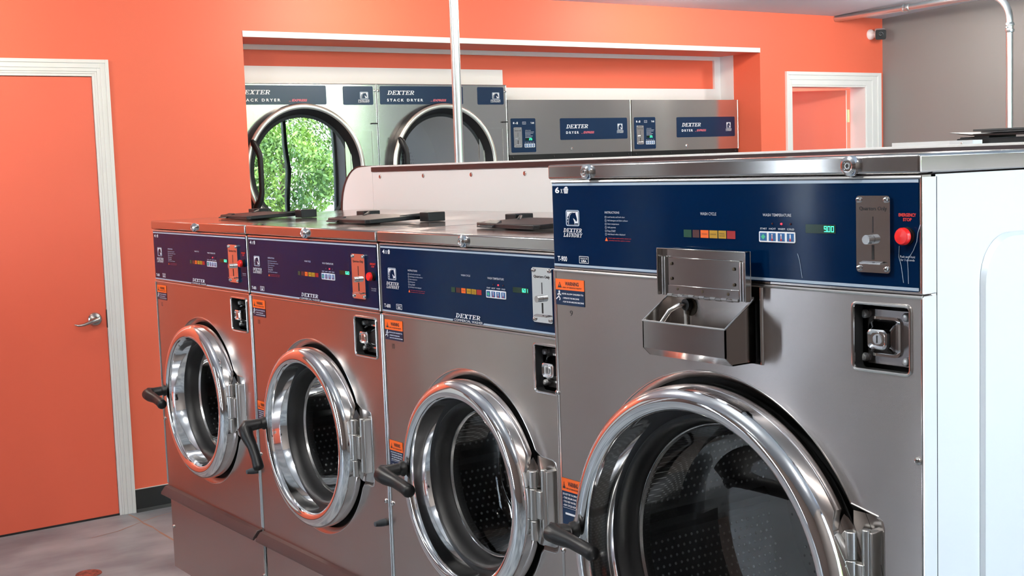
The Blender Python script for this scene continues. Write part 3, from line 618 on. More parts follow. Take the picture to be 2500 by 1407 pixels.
        hx0_, hz0_, hx1_, hz1_ = P['hop_hole']; mb = MB(); mb.box(hx0_-.002, hx1_+.002, .02, .024, hz0_-.002, hz1_+.002, 'gap')
        mb.tube([(hx1_, .0, hz0_), (hx1_, .0, hz1_)], .003, 'steel_bright', 8); mb.build('hopper_recess', root)
    return root

T6 = dict(cap=(.020, 1.3985, .031, 1.4085), basket=(.0445, 1.3985, .056, 1.4090), horse=(.042, 1.337, .080, 1.366), dex=(.033, 1.3165, .093, 1.332),
          model=(.019, 1.2695, .048, 1.2785), made=(.075, 1.2685, .101, 1.281), ins=(.134, 1.358, .0061, .055),
          wc=(.357, 1.3615, .393, 1.3655), sq=[(.316, .331), (.335, .353), (.356, .373), (.377, .394), (.396, .414), (.416, .434)], sqz=(1.324, 1.335),
          wt=(.458, 1.360, .518, 1.3645), btn=(.452, 1.3205, .524, 1.337), ledz=1.349, disp=(.549, 1.3375, .604, 1.3485))
def p6(i, label, digits_, num, **kw):
    d = dict(name='washing_machine', loc=(.749*i, 0, 0), label=label, w=.749, zt=1.4528, zb=1.4239, zp=1.2558, z6=.2741, D=.815, dc=(.3745, .895),
             hole_r=.2465, rec=(.614, .722, 1.139, 1.237), skirt=.5563, screws=[(.0145, .787), (.732, .787)], locks=[(.377, .0135)],
             pb=.0035, pt=.005, sh=(.0025, .004, .0005), logo=(.325, .431, 1.2615), txt=T6, cap='4', model='T-600', digits=digits_, dx=.6,
             coin=(.622, .687, 1.2825, 1.3935), red=(.7205, 1.341, .0108), redw=.0135, st1=(.0155, .0975, 1.192, 1.2405, 1.2165), num=num, numb=(.045, 1.171, .056, 1.1835),
             st2=(.0135, .075, .870, .946, .921), drum_r=.30, seal_r=.17, dim=.0175, rib=PI*1.02, ring=(.241, .226, .200), yf=-.048,
             hs=1.15, hpos=(.150, .905), hy=-.062, hel=(.133, -.10, .899), hend=(.258, -.098, .880), hinge=dict(x0=.617, x1=.652, z0=.833, z1=.978, y=-.022, r=.0083), soap=True, group='row of three smaller washers')
    d.update(kw); return d
washer(p6(0, 'stainless steel front-loading washer nearest the orange wall, at the far end of the row', '6.0', '12', st2=None, bumper=(.721, .731)))
washer(p6(1, 'stainless steel washer whose black door handle hangs down, between two other small washers', '6.0', '11', hend=(.205, -.095, .797), bumper=(.721, .731)))
washer(p6(2, 'stainless steel washer hiding half behind the big washer, green display showing digits and handwritten 10', '6.01', '10'))
X9 = 2.212
f = lambda *a: tuple(v-X9 if i % 2 == 0 else v for i, v in enumerate(a))
T9 = dict(cap=f(2.231, 1.5425, 2.244, 1.554), basket=f(2.257, 1.542, 2.272, 1.555), horse=f(2.262, 1.480, 2.303, 1.5105), dex=f(2.253, 1.459, 2.312, 1.4755),
          model=f(2.233, 1.4115, 2.262, 1.4215), made=f(2.299, 1.410, 2.327, 1.4235), ins=(2.378-X9, 1.5015, .0063, .055),
          wc=f(2.628, 1.505, 2.666, 1.510), sq=[(a-X9, b-X9) for a, b in ((2.587, 2.606), (2.609, 2.625), (2.628, 2.647), (2.649, 2.668), (2.670, 2.688), (2.690, 2.709))], sqz=(1.467, 1.480),
          wt=f(2.770, 1.505, 2.830, 1.5095), btn=f(2.762, 1.464, 2.838, 1.481), ledz=1.4935, disp=f(2.859, 1.4805, 2.918, 1.494))
crk = [[(2.842, 1.448), (2.846, 1.437), (2.851, 1.41)], [(3.034, 1.466), (3.033, 1.450), (3.037, 1.438), (3.041, 1.413)], [(3.048, 1.445), (3.049, 1.43), (3.0495, 1.412)], [(3.07, 1.497), (3.066, 1.486), (3.064, 1.473), (3.058, 1.460), (3.048, 1.446)]]
washer(dict(name='large_washing_machine', loc=(2.2463, -.0503, .0273), scale=.983, label='biggest stainless steel washer with an open soap hopper, nearest to the camera', w=.8635, zt=1.597, zb=1.5670, zp=1.3972, z6=.2741, D=.84, dc=(2.644-X9, .895),
            hole_r=.333, dish=1.036, dishd=.012, rec=(2.948-X9, 3.052-X9, 1.279, 1.379), screws=[(.0055, 1.151), (.005+.003, .834), (3.0635-X9, 1.156)], locks=[(2.335-X9, .0145), (2.951-X9, .0155)],
            pb=.0035, pt=.0045, sh=(.0015, .0045, .0015), txt=T9, cap='6', model='T-900', digits='9.00', dx=.62, rim=.0085,
            coin=(2.960-X9, 3.021-X9, 1.4255, 1.538), red=(3.048-X9, 1.4805, .0125), redw=.015, st1=(2.222-X9, 2.310-X9, 1.3265, 1.377, 1.356), num='9', numb=f(2.264, 1.307, 2.2715, 1.317),
            st2=(2.220-X9, 2.285-X9, .890, .983, .957), drum_r=.375, seal_r=.255, dim=.0165, rib=PI*1.03, ring=(.325, .318, .282), yf=-.062,
            hpos=(2.336-X9, .912), hy=-.078, hel=(2.312-X9, -.105, .913), hend=(2.438-X9, -.103, .898), hs=1.05, hinge=dict(x0=2.948-X9, x1=2.982-X9, z0=.86, z1=1.034, y=-.02, r=.0088),
            hop=(2.549-X9, 2.747-X9, -.067, 1.327, 1.370, 1.280, 1.266, -.052), hop_hole=f(2.552, 1.264, 2.763, 1.39), hlid=(2.547-X9, 2.757-X9, 1.368, 1.4495), emboss=(.135, .76, .40, 1.475),
            cracks=[[(a-X9, b) for a, b in L] for L in crk]))

# ------------------------------------------------------------------ folding shelf / service bulkhead behind the washers
bk = empty('bulkhead_counter', (0, .826, 0), 0, 'long white laminate bulkhead with dark edge strip standing behind the washers', 'bulkhead')
mb = MB(); mb.box(.04, 4.9, 0, .018, 0, 1.5915, 'laminate'); mb.box(.04, 4.9, .26, .278, 0, 1.5915, 'laminate'); mb.build('panel', bk)
mb = MB(); mb.box(.04, 4.9, -.004, .282, 1.6045, 1.6105, 'laminate'); mb.build('shelf_top', bk, .001)
mb = MB(); mb.box(.04, 4.9, -.005, .283, 1.5885, 1.6045, 'edgeband'); mb.build('edge_strip', bk)
mb = MB(); q = [(.038, 0), (.038, 1.6105), (-.045, 1.6105)]+[(-.045+.165*math.cos(PI/2+PI/2*i/14), 1.4455+.165*math.sin(PI/2+PI/2*i/14)) for i in range(1, 15)]+[(-.21, 0)]
mb.slab([q], 0, .278, 'laminate', True); ep = mb.build('curved_end_panel', bk)
mb = MB(); arc = q[2:]; n = len(arc); th = .0014
vs = []
for (a, b) in arc: vs += [(a-.001, -.001, b+.001), (a-.001, .279, b+.001)]
mb.add(vs, [(2*i, 2*i+1, 2*i+3, 2*i+2) for i in range(n-1)], 'edgeband')
inn = [(.038, 1.6105), (-.045, 1.6075)]+[(-.045+.152*math.cos(PI/2+PI/2*i/14), 1.4455+.162*math.sin(PI/2+PI/2*i/14)) for i in range(1, 15)]+[(-.197, 0)]
o2 = [(.038, 1.6112)]+[(a-.001, b+.001) for a, b in arc]
for i in range(len(o2)-1): mb.add([(o2[i][0], -.0012, o2[i][1]), (o2[i+1][0], -.0012, o2[i+1][1]), (inn[i+1][0], -.0012, inn[i+1][1]), (inn[i][0], -.0012, inn[i][1])], [(0, 3, 2, 1)], 'edgeband')
mb.build('edge_band', ep)
for i in range(13):
    mb = MB(); mb.lathe([(.0075, 0), (.0075, -.002), (.006, -.0035), (.0001, -.0035)], (.097+.2945*i, 0, 1.570), 'steel_bright', 16); mb.rect(.097+.2945*i-.001, 1.565, .097+.2945*i+.001, 1.575, -.0038, 'gap')
    mb.build('panel_screw', bk)

# conduits
mb = MB(); r = .0158; mb.cyl((0, 0, 0), (0, 0, 1.12), r, 'galv', 24)
for z in (.545,): mb.lathe([(r, 0), (r+.005, .002), (r+.005, .018), (r+.002, .02), (r+.002, .03), (r+.005, .032), (r+.005, .05), (r, .052)], (0, 0, z), 'galv', 20, 'z')
o = mb.build('conduit_pipe'); o.location = (.507, .9, 1.6105); tag(o, 'vertical galvanized conduit rising from the white bulkhead in front of the stacked dryers', 'pipe')
cr = empty('bent_conduit', (-1.822, 5.583, 2.512), 0, 'galvanized conduit running out of the orange wall and bending down by the grey wall', 'pipe')
r = .021; mb = MB(); pth = [(0, 0, 0), (.6, 0, .008), (1.17, 0, .016)]+[(1.17+.167*math.sin(a), 0, .016-.167+.167*math.cos(a)) for a in [PI/2*i/10 for i in range(1, 11)]]+[(1.338, 0, -2.512)]
mb.tube(pth, r, 'galv', 20); mb.build('pipe', cr)
for p, ax in (((.585, 0, .008), 'x'), ((1.338, 0, -.195), 'z')):
    mb = MB(); r2 = r+.004; mb.lathe([(r, -.03), (r2, -.028), (r2+.003, -.018), (r2+.003, -.012), (r2-.002, -.010), (r2-.002, .010), (r2+.003, .012), (r2+.003, .018), (r2, .028), (r, .03)], p, 'galv', 20, ax)
    mb.cyl((p[0], p[1]-.02, p[2]), (p[0], p[1]-.034, p[2]), .005, 'galv', 10); mb.build('coupling', cr)

# ------------------------------------------------------------------ room shell
G = -1.822
def wallx(name, x0, x1, holes, y0, y1, z1, m):   # wall in the plane x (left wall), y outline and rectangular holes
    mb = MB(); loops = [[(y0, 0), (y1, 0), (y1, z1(y1)), (y0, z1(y0))]]+[[(a, b), (c, b), (c, d), (a, d)] for a, b, c, d in holes]
    flat = [p for l in loops for p in l]; tr = tessellate_polygon([[Vector((a, b, 0)) for a, b in l] for l in loops])
    for X in (x0, x1): mb.add([(X, a, b) for a, b in flat], [tuple(t) for t in tr], m)
    for l in loops:
        n = len(l); mb.add([(x0, a, b) for a, b in l]+[(x1, a, b) for a, b in l], [(i, (i+1) % n, n+(i+1) % n, n+i) for i in range(n)], m)
    return struct(mb.build(name))
ZC = 2.53
def zc(x): return 2.53+.048*(x-G)
OPN = (1.192, .0, 4.835, 2.270)
wallx('wall_left', G, G-.12, [(-.485, 0.0, .446, 2.078), OPN, (5.124, 0, 5.892, 2.060)], -1.9, 6.08, lambda y: ZC+.02, 'orange')
M['brown'] = mat('brown_taupe_paint', (.26, .14, .12), .8)
wallx('wall_left_front', G, G-.12, [], -4.6, -1.9, lambda y: ZC+.02, 'brown')
mb = MB(); mb.box(G, RX+.1, 6.08, 6.2, 0, 3.05, 'taupe'); struct(mb.build('wall_back'))
M['brownwall'] = mat('dark_taupe_paint', (.17, .135, .12), .8)
mb = MB(); fw = [(-1.35, -1.05), (.35, .75)]  # narrow unseen windows added to give bright streaks in the washer steel
xs = [G]+[v for p in fw for v in p]+[RX+.1]
for i in range(0, len(xs), 2): mb.box(xs[i], xs[i+1], -4.72, -4.6, 0, 3.05, 'brownwall')
for a, b in fw: mb.box(a, b, -4.72, -4.6, 2.3, 3.05, 'taupe'); mb.box(a, b, -4.72, -4.6, 0, .2, 'taupe')
struct(mb.build('wall_front'))
for i, (a, b) in enumerate(fw):
    mb = MB(); mb.box(a, a+.03, -4.70, -4.6, .2, 2.3, 'trim'); mb.box(b-.03, b, -4.70, -4.6, .2, 2.3, 'trim'); mb.box(a, b, -4.7, -4.6, 2.27, 2.3, 'trim'); mb.box(a, b, -4.7, -4.6, .2, .23, 'trim')
    wd = struct(mb.build('window_%d' % (i+11))); mb = MB(); mb.add([(a+.03, -4.66, .23), (b-.03, -4.66, .23), (b-.03, -4.66, 2.27), (a+.03, -4.66, 2.27)], [(0, 1, 2, 3)], 'window_glass'); mb.build('window_pane', wd)
mb = MB(); mb.box(-5.2, RX+.1, -4.72, 8.2, -.1, 0, 'floor')
def scar(pts, w):
    for (ax, ay), (bx, by) in zip(pts, pts[1:]):
        t_ = Vector((bx-ax, by-ay, 0)).normalized(); nn = Vector((-t_.y, t_.x, 0))*w*random.uniform(.5, 1.3)
        mb.add([(ax+nn.x, ay+nn.y, .0006), (ax-nn.x, ay-nn.y, .0006), (bx-nn.x, by-nn.y, .0006), (bx+nn.x, by+nn.y, .0006)], [(0, 1, 2, 3)], 'scar')
scar([(-1.80, .47), (-1.70, .476), (-1.60, .468), (-1.50, .475), (-1.40, .47), (-1.26, .469), (-1.0, .47)], .006); scar([(-1.52, .20), (-1.55, .335), (-1.60, .42), (-1.63, .476), (-1.67, .56), (-1.70, .68)], .004)
struct(mb.build('floor'))
mb = MB(); mb.add([(G-.12, -4.72, zc(G-.12)), (RX+.1, -4.72, zc(RX)), (RX+.1, 6.2, zc(RX)), (G-.12, 6.2, zc(G-.12))], [(0, 3, 2, 1)], 'ceil')
mb.add([(G-.12, -4.72, 2.9), (RX+.1, -4.72, 3.1), (RX+.1, 6.2, 3.1), (G-.12, 6.2, 2.9)], [(0, 1, 2, 3)], 'ceil'); struct(mb.build('ceiling'))
# hall and dryer alcove behind the orange wall
mb = MB(); mb.box(-3.6, -3.5, -1.0, 8.2, 0, 2.5, 'orange'); mb.box(-3.5, G-.12, 8.1, 8.2, 0, 2.5, 'orange'); mb.box(-3.5, G-.12, -1.0, -.9, 0, 2.5, 'orange'); mb.box(-3.6, G-.12, -1, 8.2, 2.5, 2.55, 'white')
mb.box(-3.5, G-.12, 4.95, 5.03, 0, 2.5, 'orange')
struct(mb.build('wall_alcove_outer'))
mb = MB(); mb.box(-2.75, G-.12, 4.835, 4.95, 0, 2.5, 'orange'); struct(mb.build('wall_alcove_right'))
mb = MB(); mb.box(-2.75, G-.12, 1.06, 1.178, 0, 2.5, 'orange'); struct(mb.build('wall_alcove_left'))
mb = MB(); mb.box(-2.70, G-.12, 1.192, 4.835, 2.270, 2.36, 'orange'); struct(mb.build('ceiling_alcove'))
mb = MB(); mb.box(-2.3, -2.2, 1.192, 3.0, 2.066, 2.27, 'orange'); mb.box(-2.3, -2.2, 3.0, 4.835, 1.985, 2.27, 'orange'); struct(mb.build('wall_alcove_header'))
mb = MB(); FX = -2.182
mb.box(-2.2, FX, 1.192, 4.829, 2.2435, 2.2695, 'white'); mb.box(-2.2, FX, 4.775, 4.829, 2.054, 2.2435, 'white'); mb.box(-2.2, FX, 3.016, 4.829, 1.976, 2.054, 'white')
mb.box(-2.2, FX, 1.192, 3.016, 2.062, 2.158, 'white'); mb.box(-2.2, -2.063, 4.829, 4.8345, 1.976, 2.2695, 'white')
struct(mb.build('trim_1'))
mb = MB(); mb.box(G-.004, G+.004, 1.192, 4.835, 2.268, 2.297, 'white'); struct(mb.build('trim_2'))
mb = MB(); mb.box(G-.01, G+.02, -3.98, -3.72, 0, 2.4, 'trim'); struct(mb.build('streak_strip'))  # unseen white strip added so the washer fronts mirror a bright streak
# door casings
def casing(name, ya, yb, zt, wd, x=G):
    mb = MB()
    for a, b, d in ((0, .25, .016), (.25, .6, .012), (.6, .85, .009), (.85, 1, .006)):   # stepped profile, outer to inner
        o, i = wd*a, wd*b; A, B, Z = ya-wd, yb+wd, zt+wd
        mb.box(x, x+d, A+o, A+i, 0, Z-o, 'trim'); mb.box(x, x+d, B-i, B-o, 0, Z-o, 'trim'); mb.box(x, x+d-.0002, A+i, B-i, Z-i, Z-o, 'trim')
    mb.box(x-.12, x+.004, ya, ya+.012, 0, zt, 'trim'); mb.box(x-.12, x+.004, yb-.012, yb, 0, zt, 'trim'); mb.box(x-.119, x+.0035, ya+.012, yb-.012, zt-.012, zt-.0003, 'trim')
    return struct(mb.build(name, None, .001))
casing('door_1_casing', -.485, .446, 2.078, .064)
casing('door_3_casing', -3.10, -2.25, 2.078, .064)
mb = MB(); mb.box(G-.02, G+.004, -3.088, -2.262, .008, 2.063, 'trim'); struct(mb.build('door_3'))
casing('door_2_casing', 5.124, 5.96, 2.060, .079) if False else None
mb = MB()
for (a, b, d) in ((0, .25, .02), (.25, .6, .014), (.6, 1, .009)):
    wd = .088; ya, yb, zt = 5.124, 5.964, 2.060; A, B, Z = ya-.055, yb+.078, zt+wd
    mb.box(G, G+d, A+.055*a, A+.055*b, 0, Z-wd*a, 'trim'); mb.box(G, G+d, B-.15*b, B-.15*a, 0, Z-wd*a, 'trim'); mb.box(G, G+d, A+.055*b, B-.15*b, Z-wd*b, Z-wd*a, 'trim')
mb.box(G-.13, G+.006, 5.124, 5.134, 0, 2.060, 'trim'); mb.box(G-.13, G+.006, 5.882, 5.894, 0, 2.060, 'trim'); mb.box(G-.129, G+.0055, 5.134, 5.882, 2.048, 2.0597, 'trim')
struct(mb.build('door_2_casing', None, .001))
d1 = MB(); d1.box(G-.038, G-.002, -.470, .432, .008, 2.063, 'orange_door'); d1 = struct(d1.build('door_1', None, .001))
mb = MB(); mb.box(G-.036, G+.001, -.47, .44, .0, .009, 'rubber'); mb.build('door_sweep', d1)
mb = MB(); c = (G-.002, .377, .944); mb.lathe([(.032, 0), (.032, .004), (.027, .010), (.014, .014), (.012, .03), (.013, .045), (.0001, .05)], c, 'nickel', 28, 'x')
mb.tube([(G+.038, .377, .944), (G+.046, .36, .944), (G+.048, .335, .936), (G+.046, .31, .928), (G+.042, .285, .926), (G+.038, .268, .932)], [.011, .0105, .0085, .007, .0055, .002], 'nickel', 14); mb.build('door_handle', d1)
mb = MB(); mb.box(G-.003, G+.003, .430, .4335, .90, .985, 'edgeband'); mb.build('strike_plate', d1)
d2 = MB(); d2.box(-.74, 0, -.018, .018, .01, 2.035, 'orange_door'); d2.box(-.004, .001, -.0182, .0182, .01, 2.035, 'trim'); d2 = struct(d2.build('door_2')); d2.location = (G-.125, 5.826, 0); d2.rotation_euler = (0, 0, math.radians(64))
mb = MB(); 
for z in (.25, 1.05, 1.855): mb.box(.002, .036, .012, .016, z-.045, z+.045, 'brass'); mb.cyl((.012, .004, z-.045), (.012, .004, z+.045), .006, 'brass', 12)
mb.build('door_hinge', d2)
mb = MB(); mb.box(G, G+.010, .512, 1.19, .012, .108, 'rubber'); mb.box(G, G+.020, .512, 1.19, 0, .014, 'darkgrey'); mb.box(G, G+.004, .512, 1.19, .108, .111, 'trim')
struct(mb.build('baseboard_left'))
mb = MB(); mb.box(G, G+.010, -1.9, -.553, .012, .108, 'rubber'); mb.box(G, G+.010, 4.84, 5.06, .012, .108, 'rubber'); struct(mb.build('baseboard_left_rest'))
mb = MB(); mb.box(G+.0, RX, 6.07, 6.08, 0, .11, 'rubber'); struct(mb.build('baseboard_back'))

# window wall to the right, out of frame: it lights the room and shows in the dryer glass
mull = [.05, 1.25, 2.45, 3.65, 4.86, 6.05]
mb = MB(); mb.box(RX, RX+.12, -4.6, .02, 0, 3.0, 'taupe'); mb.box(RX, RX+.12, .02, 6.08, 2.75, 3.0, 'taupe'); mb.box(RX, RX+.12, .02, 6.08, 0, .12, 'taupe'); struct(mb.build('wall_right'))
for i in range(len(mull)-1):
    a, b = mull[i], mull[i+1]; mb = MB(); t = .035
    mb.box(RX, RX+.1, a-.02, a+t, .12, 2.75, 'frame_dark'); mb.box(RX, RX+.1, b-t, b+.02, .12, 2.75, 'frame_dark'); mb.box(RX, RX+.1, a+t, b-t, .12, .2, 'frame_dark'); mb.box(RX, RX+.1, a+t, b-t, 2.68, 2.75, 'frame_dark')
    wd = struct(mb.build('window_%d' % (i+1)))
    mb = MB(); mb.add([(RX+.05, a+t, .2), (RX+.05, b-t, .2), (RX+.05, b-t, 2.68), (RX+.05, a+t, 2.68)], [(0, 1, 2, 3)], 'window_glass'); mb.build('window_pane', wd)
mb = MB(); mb.box(RX+.1, 40, -25, 35, -.25, -.12, 'grass'); mb.box(-20, RX+.1, -25, -4.72, -.25, -.12, 'grass'); struct(mb.build('ground_outside'))
def leaf_mesh(n, rx, ry, rz, zc_, seed):
    rnd = random.Random(seed); mb = MB(); vs = []; fs = []
    for _ in range(n):
        while True:
            p = Vector((rnd.uniform(-1, 1), rnd.uniform(-1, 1), rnd.uniform(-1, 1)))
            if .55 < p.length < 1: break
        p = Vector((p.x*rx, p.y*ry, p.z*rz+zc_)); a = Vector((rnd.uniform(-1, 1), rnd.uniform(-1, 1), rnd.uniform(-1, 1))).normalized(); b = a.orthogonal().normalized(); s = rnd.uniform(.035, .08); c = a.cross(b)
        k = len(vs); vs += [p-b*s, p+c*s*.5, p+b*s, p-c*s*.5]; fs.append((k, k+1, k+2, k+3))
    mb.add(vs, fs, 'leaf'); return mb
tm = [leaf_mesh(14000, 1.7, 1.95, 2.4, 2.6, 5), leaf_mesh(9000, 1.4, 1.6, 1.3, 1.3, 9)]
first = {}
for i, (x, y, k, s) in enumerate([(14, -2, 0, 1.1), (14, 2.4, 0, 1.1), (14, 6.9, 0, 1.15), (10.2, 7.0, 1, 1.2), (14, 11.6, 0, 1.2), (10.2, 10.8, 1, 1.1), (14, 16.3, 0, 1.2), (10.2, 3.3, 1, 1.1), (10.4, 14.4, 1, 1.1)]):
    tr = empty('tree' if k == 0 else 'shrub', (x, y, -.12), i*.9, 'leafy green %s outside the storefront windows, seen mirrored in the dryer door' % ('tree' if k == 0 else 'shrub'), 'tree' if k == 0 else 'shrub', 'greenery outside the window wall' if k == 0 else 'low greenery outside the window wall')
    tr.scale = (s, s, s)
    if k not in first:
        o = tm[k].build('foliage', tr); m2 = MB(); m2.tube([(0, 0, 0), (.05, 0, .8), (0, .05, 1.8)], [.14, .11, .06], 'bark', 10); t_ = m2.build('trunk', tr); first[k] = (o, t_)
    else:
        for q in first[k]: c_ = q.copy(); c_.parent = tr; COL.objects.link(c_)

# ------------------------------------------------------------------ dryers in the alcove (front plane x = -2.022), built facing -y and turned
def dryer_door(root, cx, cz, R=.35):
    mb = MB(); c = (cx, 0, cz)
    mb.lathe([(R, .0), (R+.002, -.03), (R-.001, -.052)], c, 'blackp', 96)
    mb.lathe([(R-.001, -.052), (R-.006, -.059), (R-.018, -.062), (R-.026, -.058), (R-.028, -.052)], c, 'silver', 96)
    mb.lathe([(R-.028, -.052), (R-.034, -.046), (R-.044, -.020), (R-.052, -.014), (R-.056, -.006), (R-.074, -.002)], c, 'blackp', 96)
    ring = mb.build('door_ring', root, 0, 50)
    mb = MB(); mb.lathe([(R-.072, -.004), (R*.5, -.007), (.0001, -.008)], c, 'glass_dryer', 72); mb.build('door_glass', ring, 0, 60)
    mb = MB(); hx = cx-R+.072
    mb.tube([(hx-.028, -.055, cz+.165), (hx-.020, -.062, cz+.145), (hx-.004, -.078, cz+.10), (hx, -.084, cz+.07), (hx, -.086, cz), (hx, -.084, cz-.10), (hx-.004, -.076, cz-.14), (hx-.022, -.06, cz-.18), (hx-.03, -.05, cz-.2)], [.008, .018, .016, .014, .014, .014, .016, .019, .008], 'blackp', 14)
    mb.build('door_handle', ring, 0, 50)
    mb = MB(); mb.lathe([(R-.06, .0), (R-.06, .05), (R+.0, .06), (R, .6), (.0001, .62)], c, 'drum', 60)
    pts = []
    for j in range(1, 22):
        r_ = j*.0158; k = int(2*PI*r_/.022)
        for i in range(k): an = 2*PI*i/k; pts.append((Vector((cx+r_*math.cos(an), .61, cz+r_*math.sin(an))), Vector((0, -1, 0)), Vector((1, 0, 0))))
    domes(mb, pts, .006, .002, 'gap'); mb.build('drum', root)
def stack_dryer(y0, label):
    root = empty('stack_dryer', (-2.022, y0, 0), PI/2, label, 'dryer', 'stacked tumble dryers in the wall alcove')
    w, zt = .872, 2.058; cz = 1.60; cxx = .405
    mb = MB(); mb.slab([[(.003, .05), (w-.003, .05), (w-.003, zt), (.003, zt)], circ(cxx, cz, .349, 80), circ(cxx, .72, .349, 80)], 0, .004, 'steel_dry')
    mb.tube([(w-.004, 0, .06), (w-.004, 0, zt-.003)], .003, 'steel_bright', 8); mb.tube([(.003, 0, zt-.003), (w-.004, 0, zt-.003)], .0025, 'steel_bright', 8); mb.tube([(.003, 0, .06), (.003, 0, zt-.003)], .0022, 'steel_bright', 8)
    for x, z in ((.010, 2.019), (w-.010, 2.019)): screw(mb, x, 0, z, .007)
    mb.build('front_panel', root)
    mb = MB(); mb.box(.003, .006, .004, .70, .05, zt, 'deco'); mb.box(w-.006, w-.003, .004, .70, .05, zt, 'deco'); mb.box(.003, w-.003, .004, .70, zt-.003, zt, 'deco'); mb.box(.02, w-.02, .02, .68, 0, .05, 'plinth'); mb.box(.003, w-.003, .699, .702, .05, zt, 'deco'); mb.build('cabinet', root)
    mb = MB(); a = -.0012; b = -.0018; mb.slab([rrect(.020, 1.946, .565, 2.046, .008)], a, 0, 'bluelab')
    slabword(mb, 'DEXTER', .066, 1.999, .246, 2.021, b, 'ink'); mb.text('S T A C K   D R Y E R', .064, 1.962, .296, 1.977, b, 'ink', .03)
    mb.text('EXPRESS', .362, 1.962, .452, 1.975, b, 'pinkink', .04, .3); mb.rect(.345, 1.9625, .358, 1.9645, b, 'pinkink'); mb.build('brand_label', root)
    mb = MB(); mb.slab([rrect(.665, 1.944, .850, 2.044, .008)], a, 0, 'bluelab'); horse(mb, .768, 1.975, .820, 2.014, b, 'ink', 'bluelab')
    slabword(mb, 'DEXTER', .756, 1.9655, .828, 1.9725, b, 'ink'); slabword(mb, 'LAUNDRY', .756, 1.957, .828, 1.964, b, 'ink'); mb.build('logo_label', root)
    for nm, z0, z1 in (('service_panel', 1.50, 1.838),):
        mb = MB(); mb.slab([rrect(.66, z0, .855, z1, .01)], -.010, 0, 'steel_dry'); mb.slab([rrect(.69, z0+.03, .832, z1-.028, .006), rrect(.695, z0+.035, .827, z1-.033, .005)], -.013, -.009, 'steel_bright')
        mb.box(.835, .862, -.018, -.006, z1+.001, z1+.008, 'blackp'); mb.build(nm, root)
    dryer_door(root, cxx, cz); dryer_door(root, cxx, .72)
    return root
stack_dryer(1.180, 'stacked stainless dryer pair whose round glass door mirrors the trees outside')
stack_dryer(2.053, 'stacked stainless dryer pair behind the vertical conduit, door glass reflecting only grey wall')
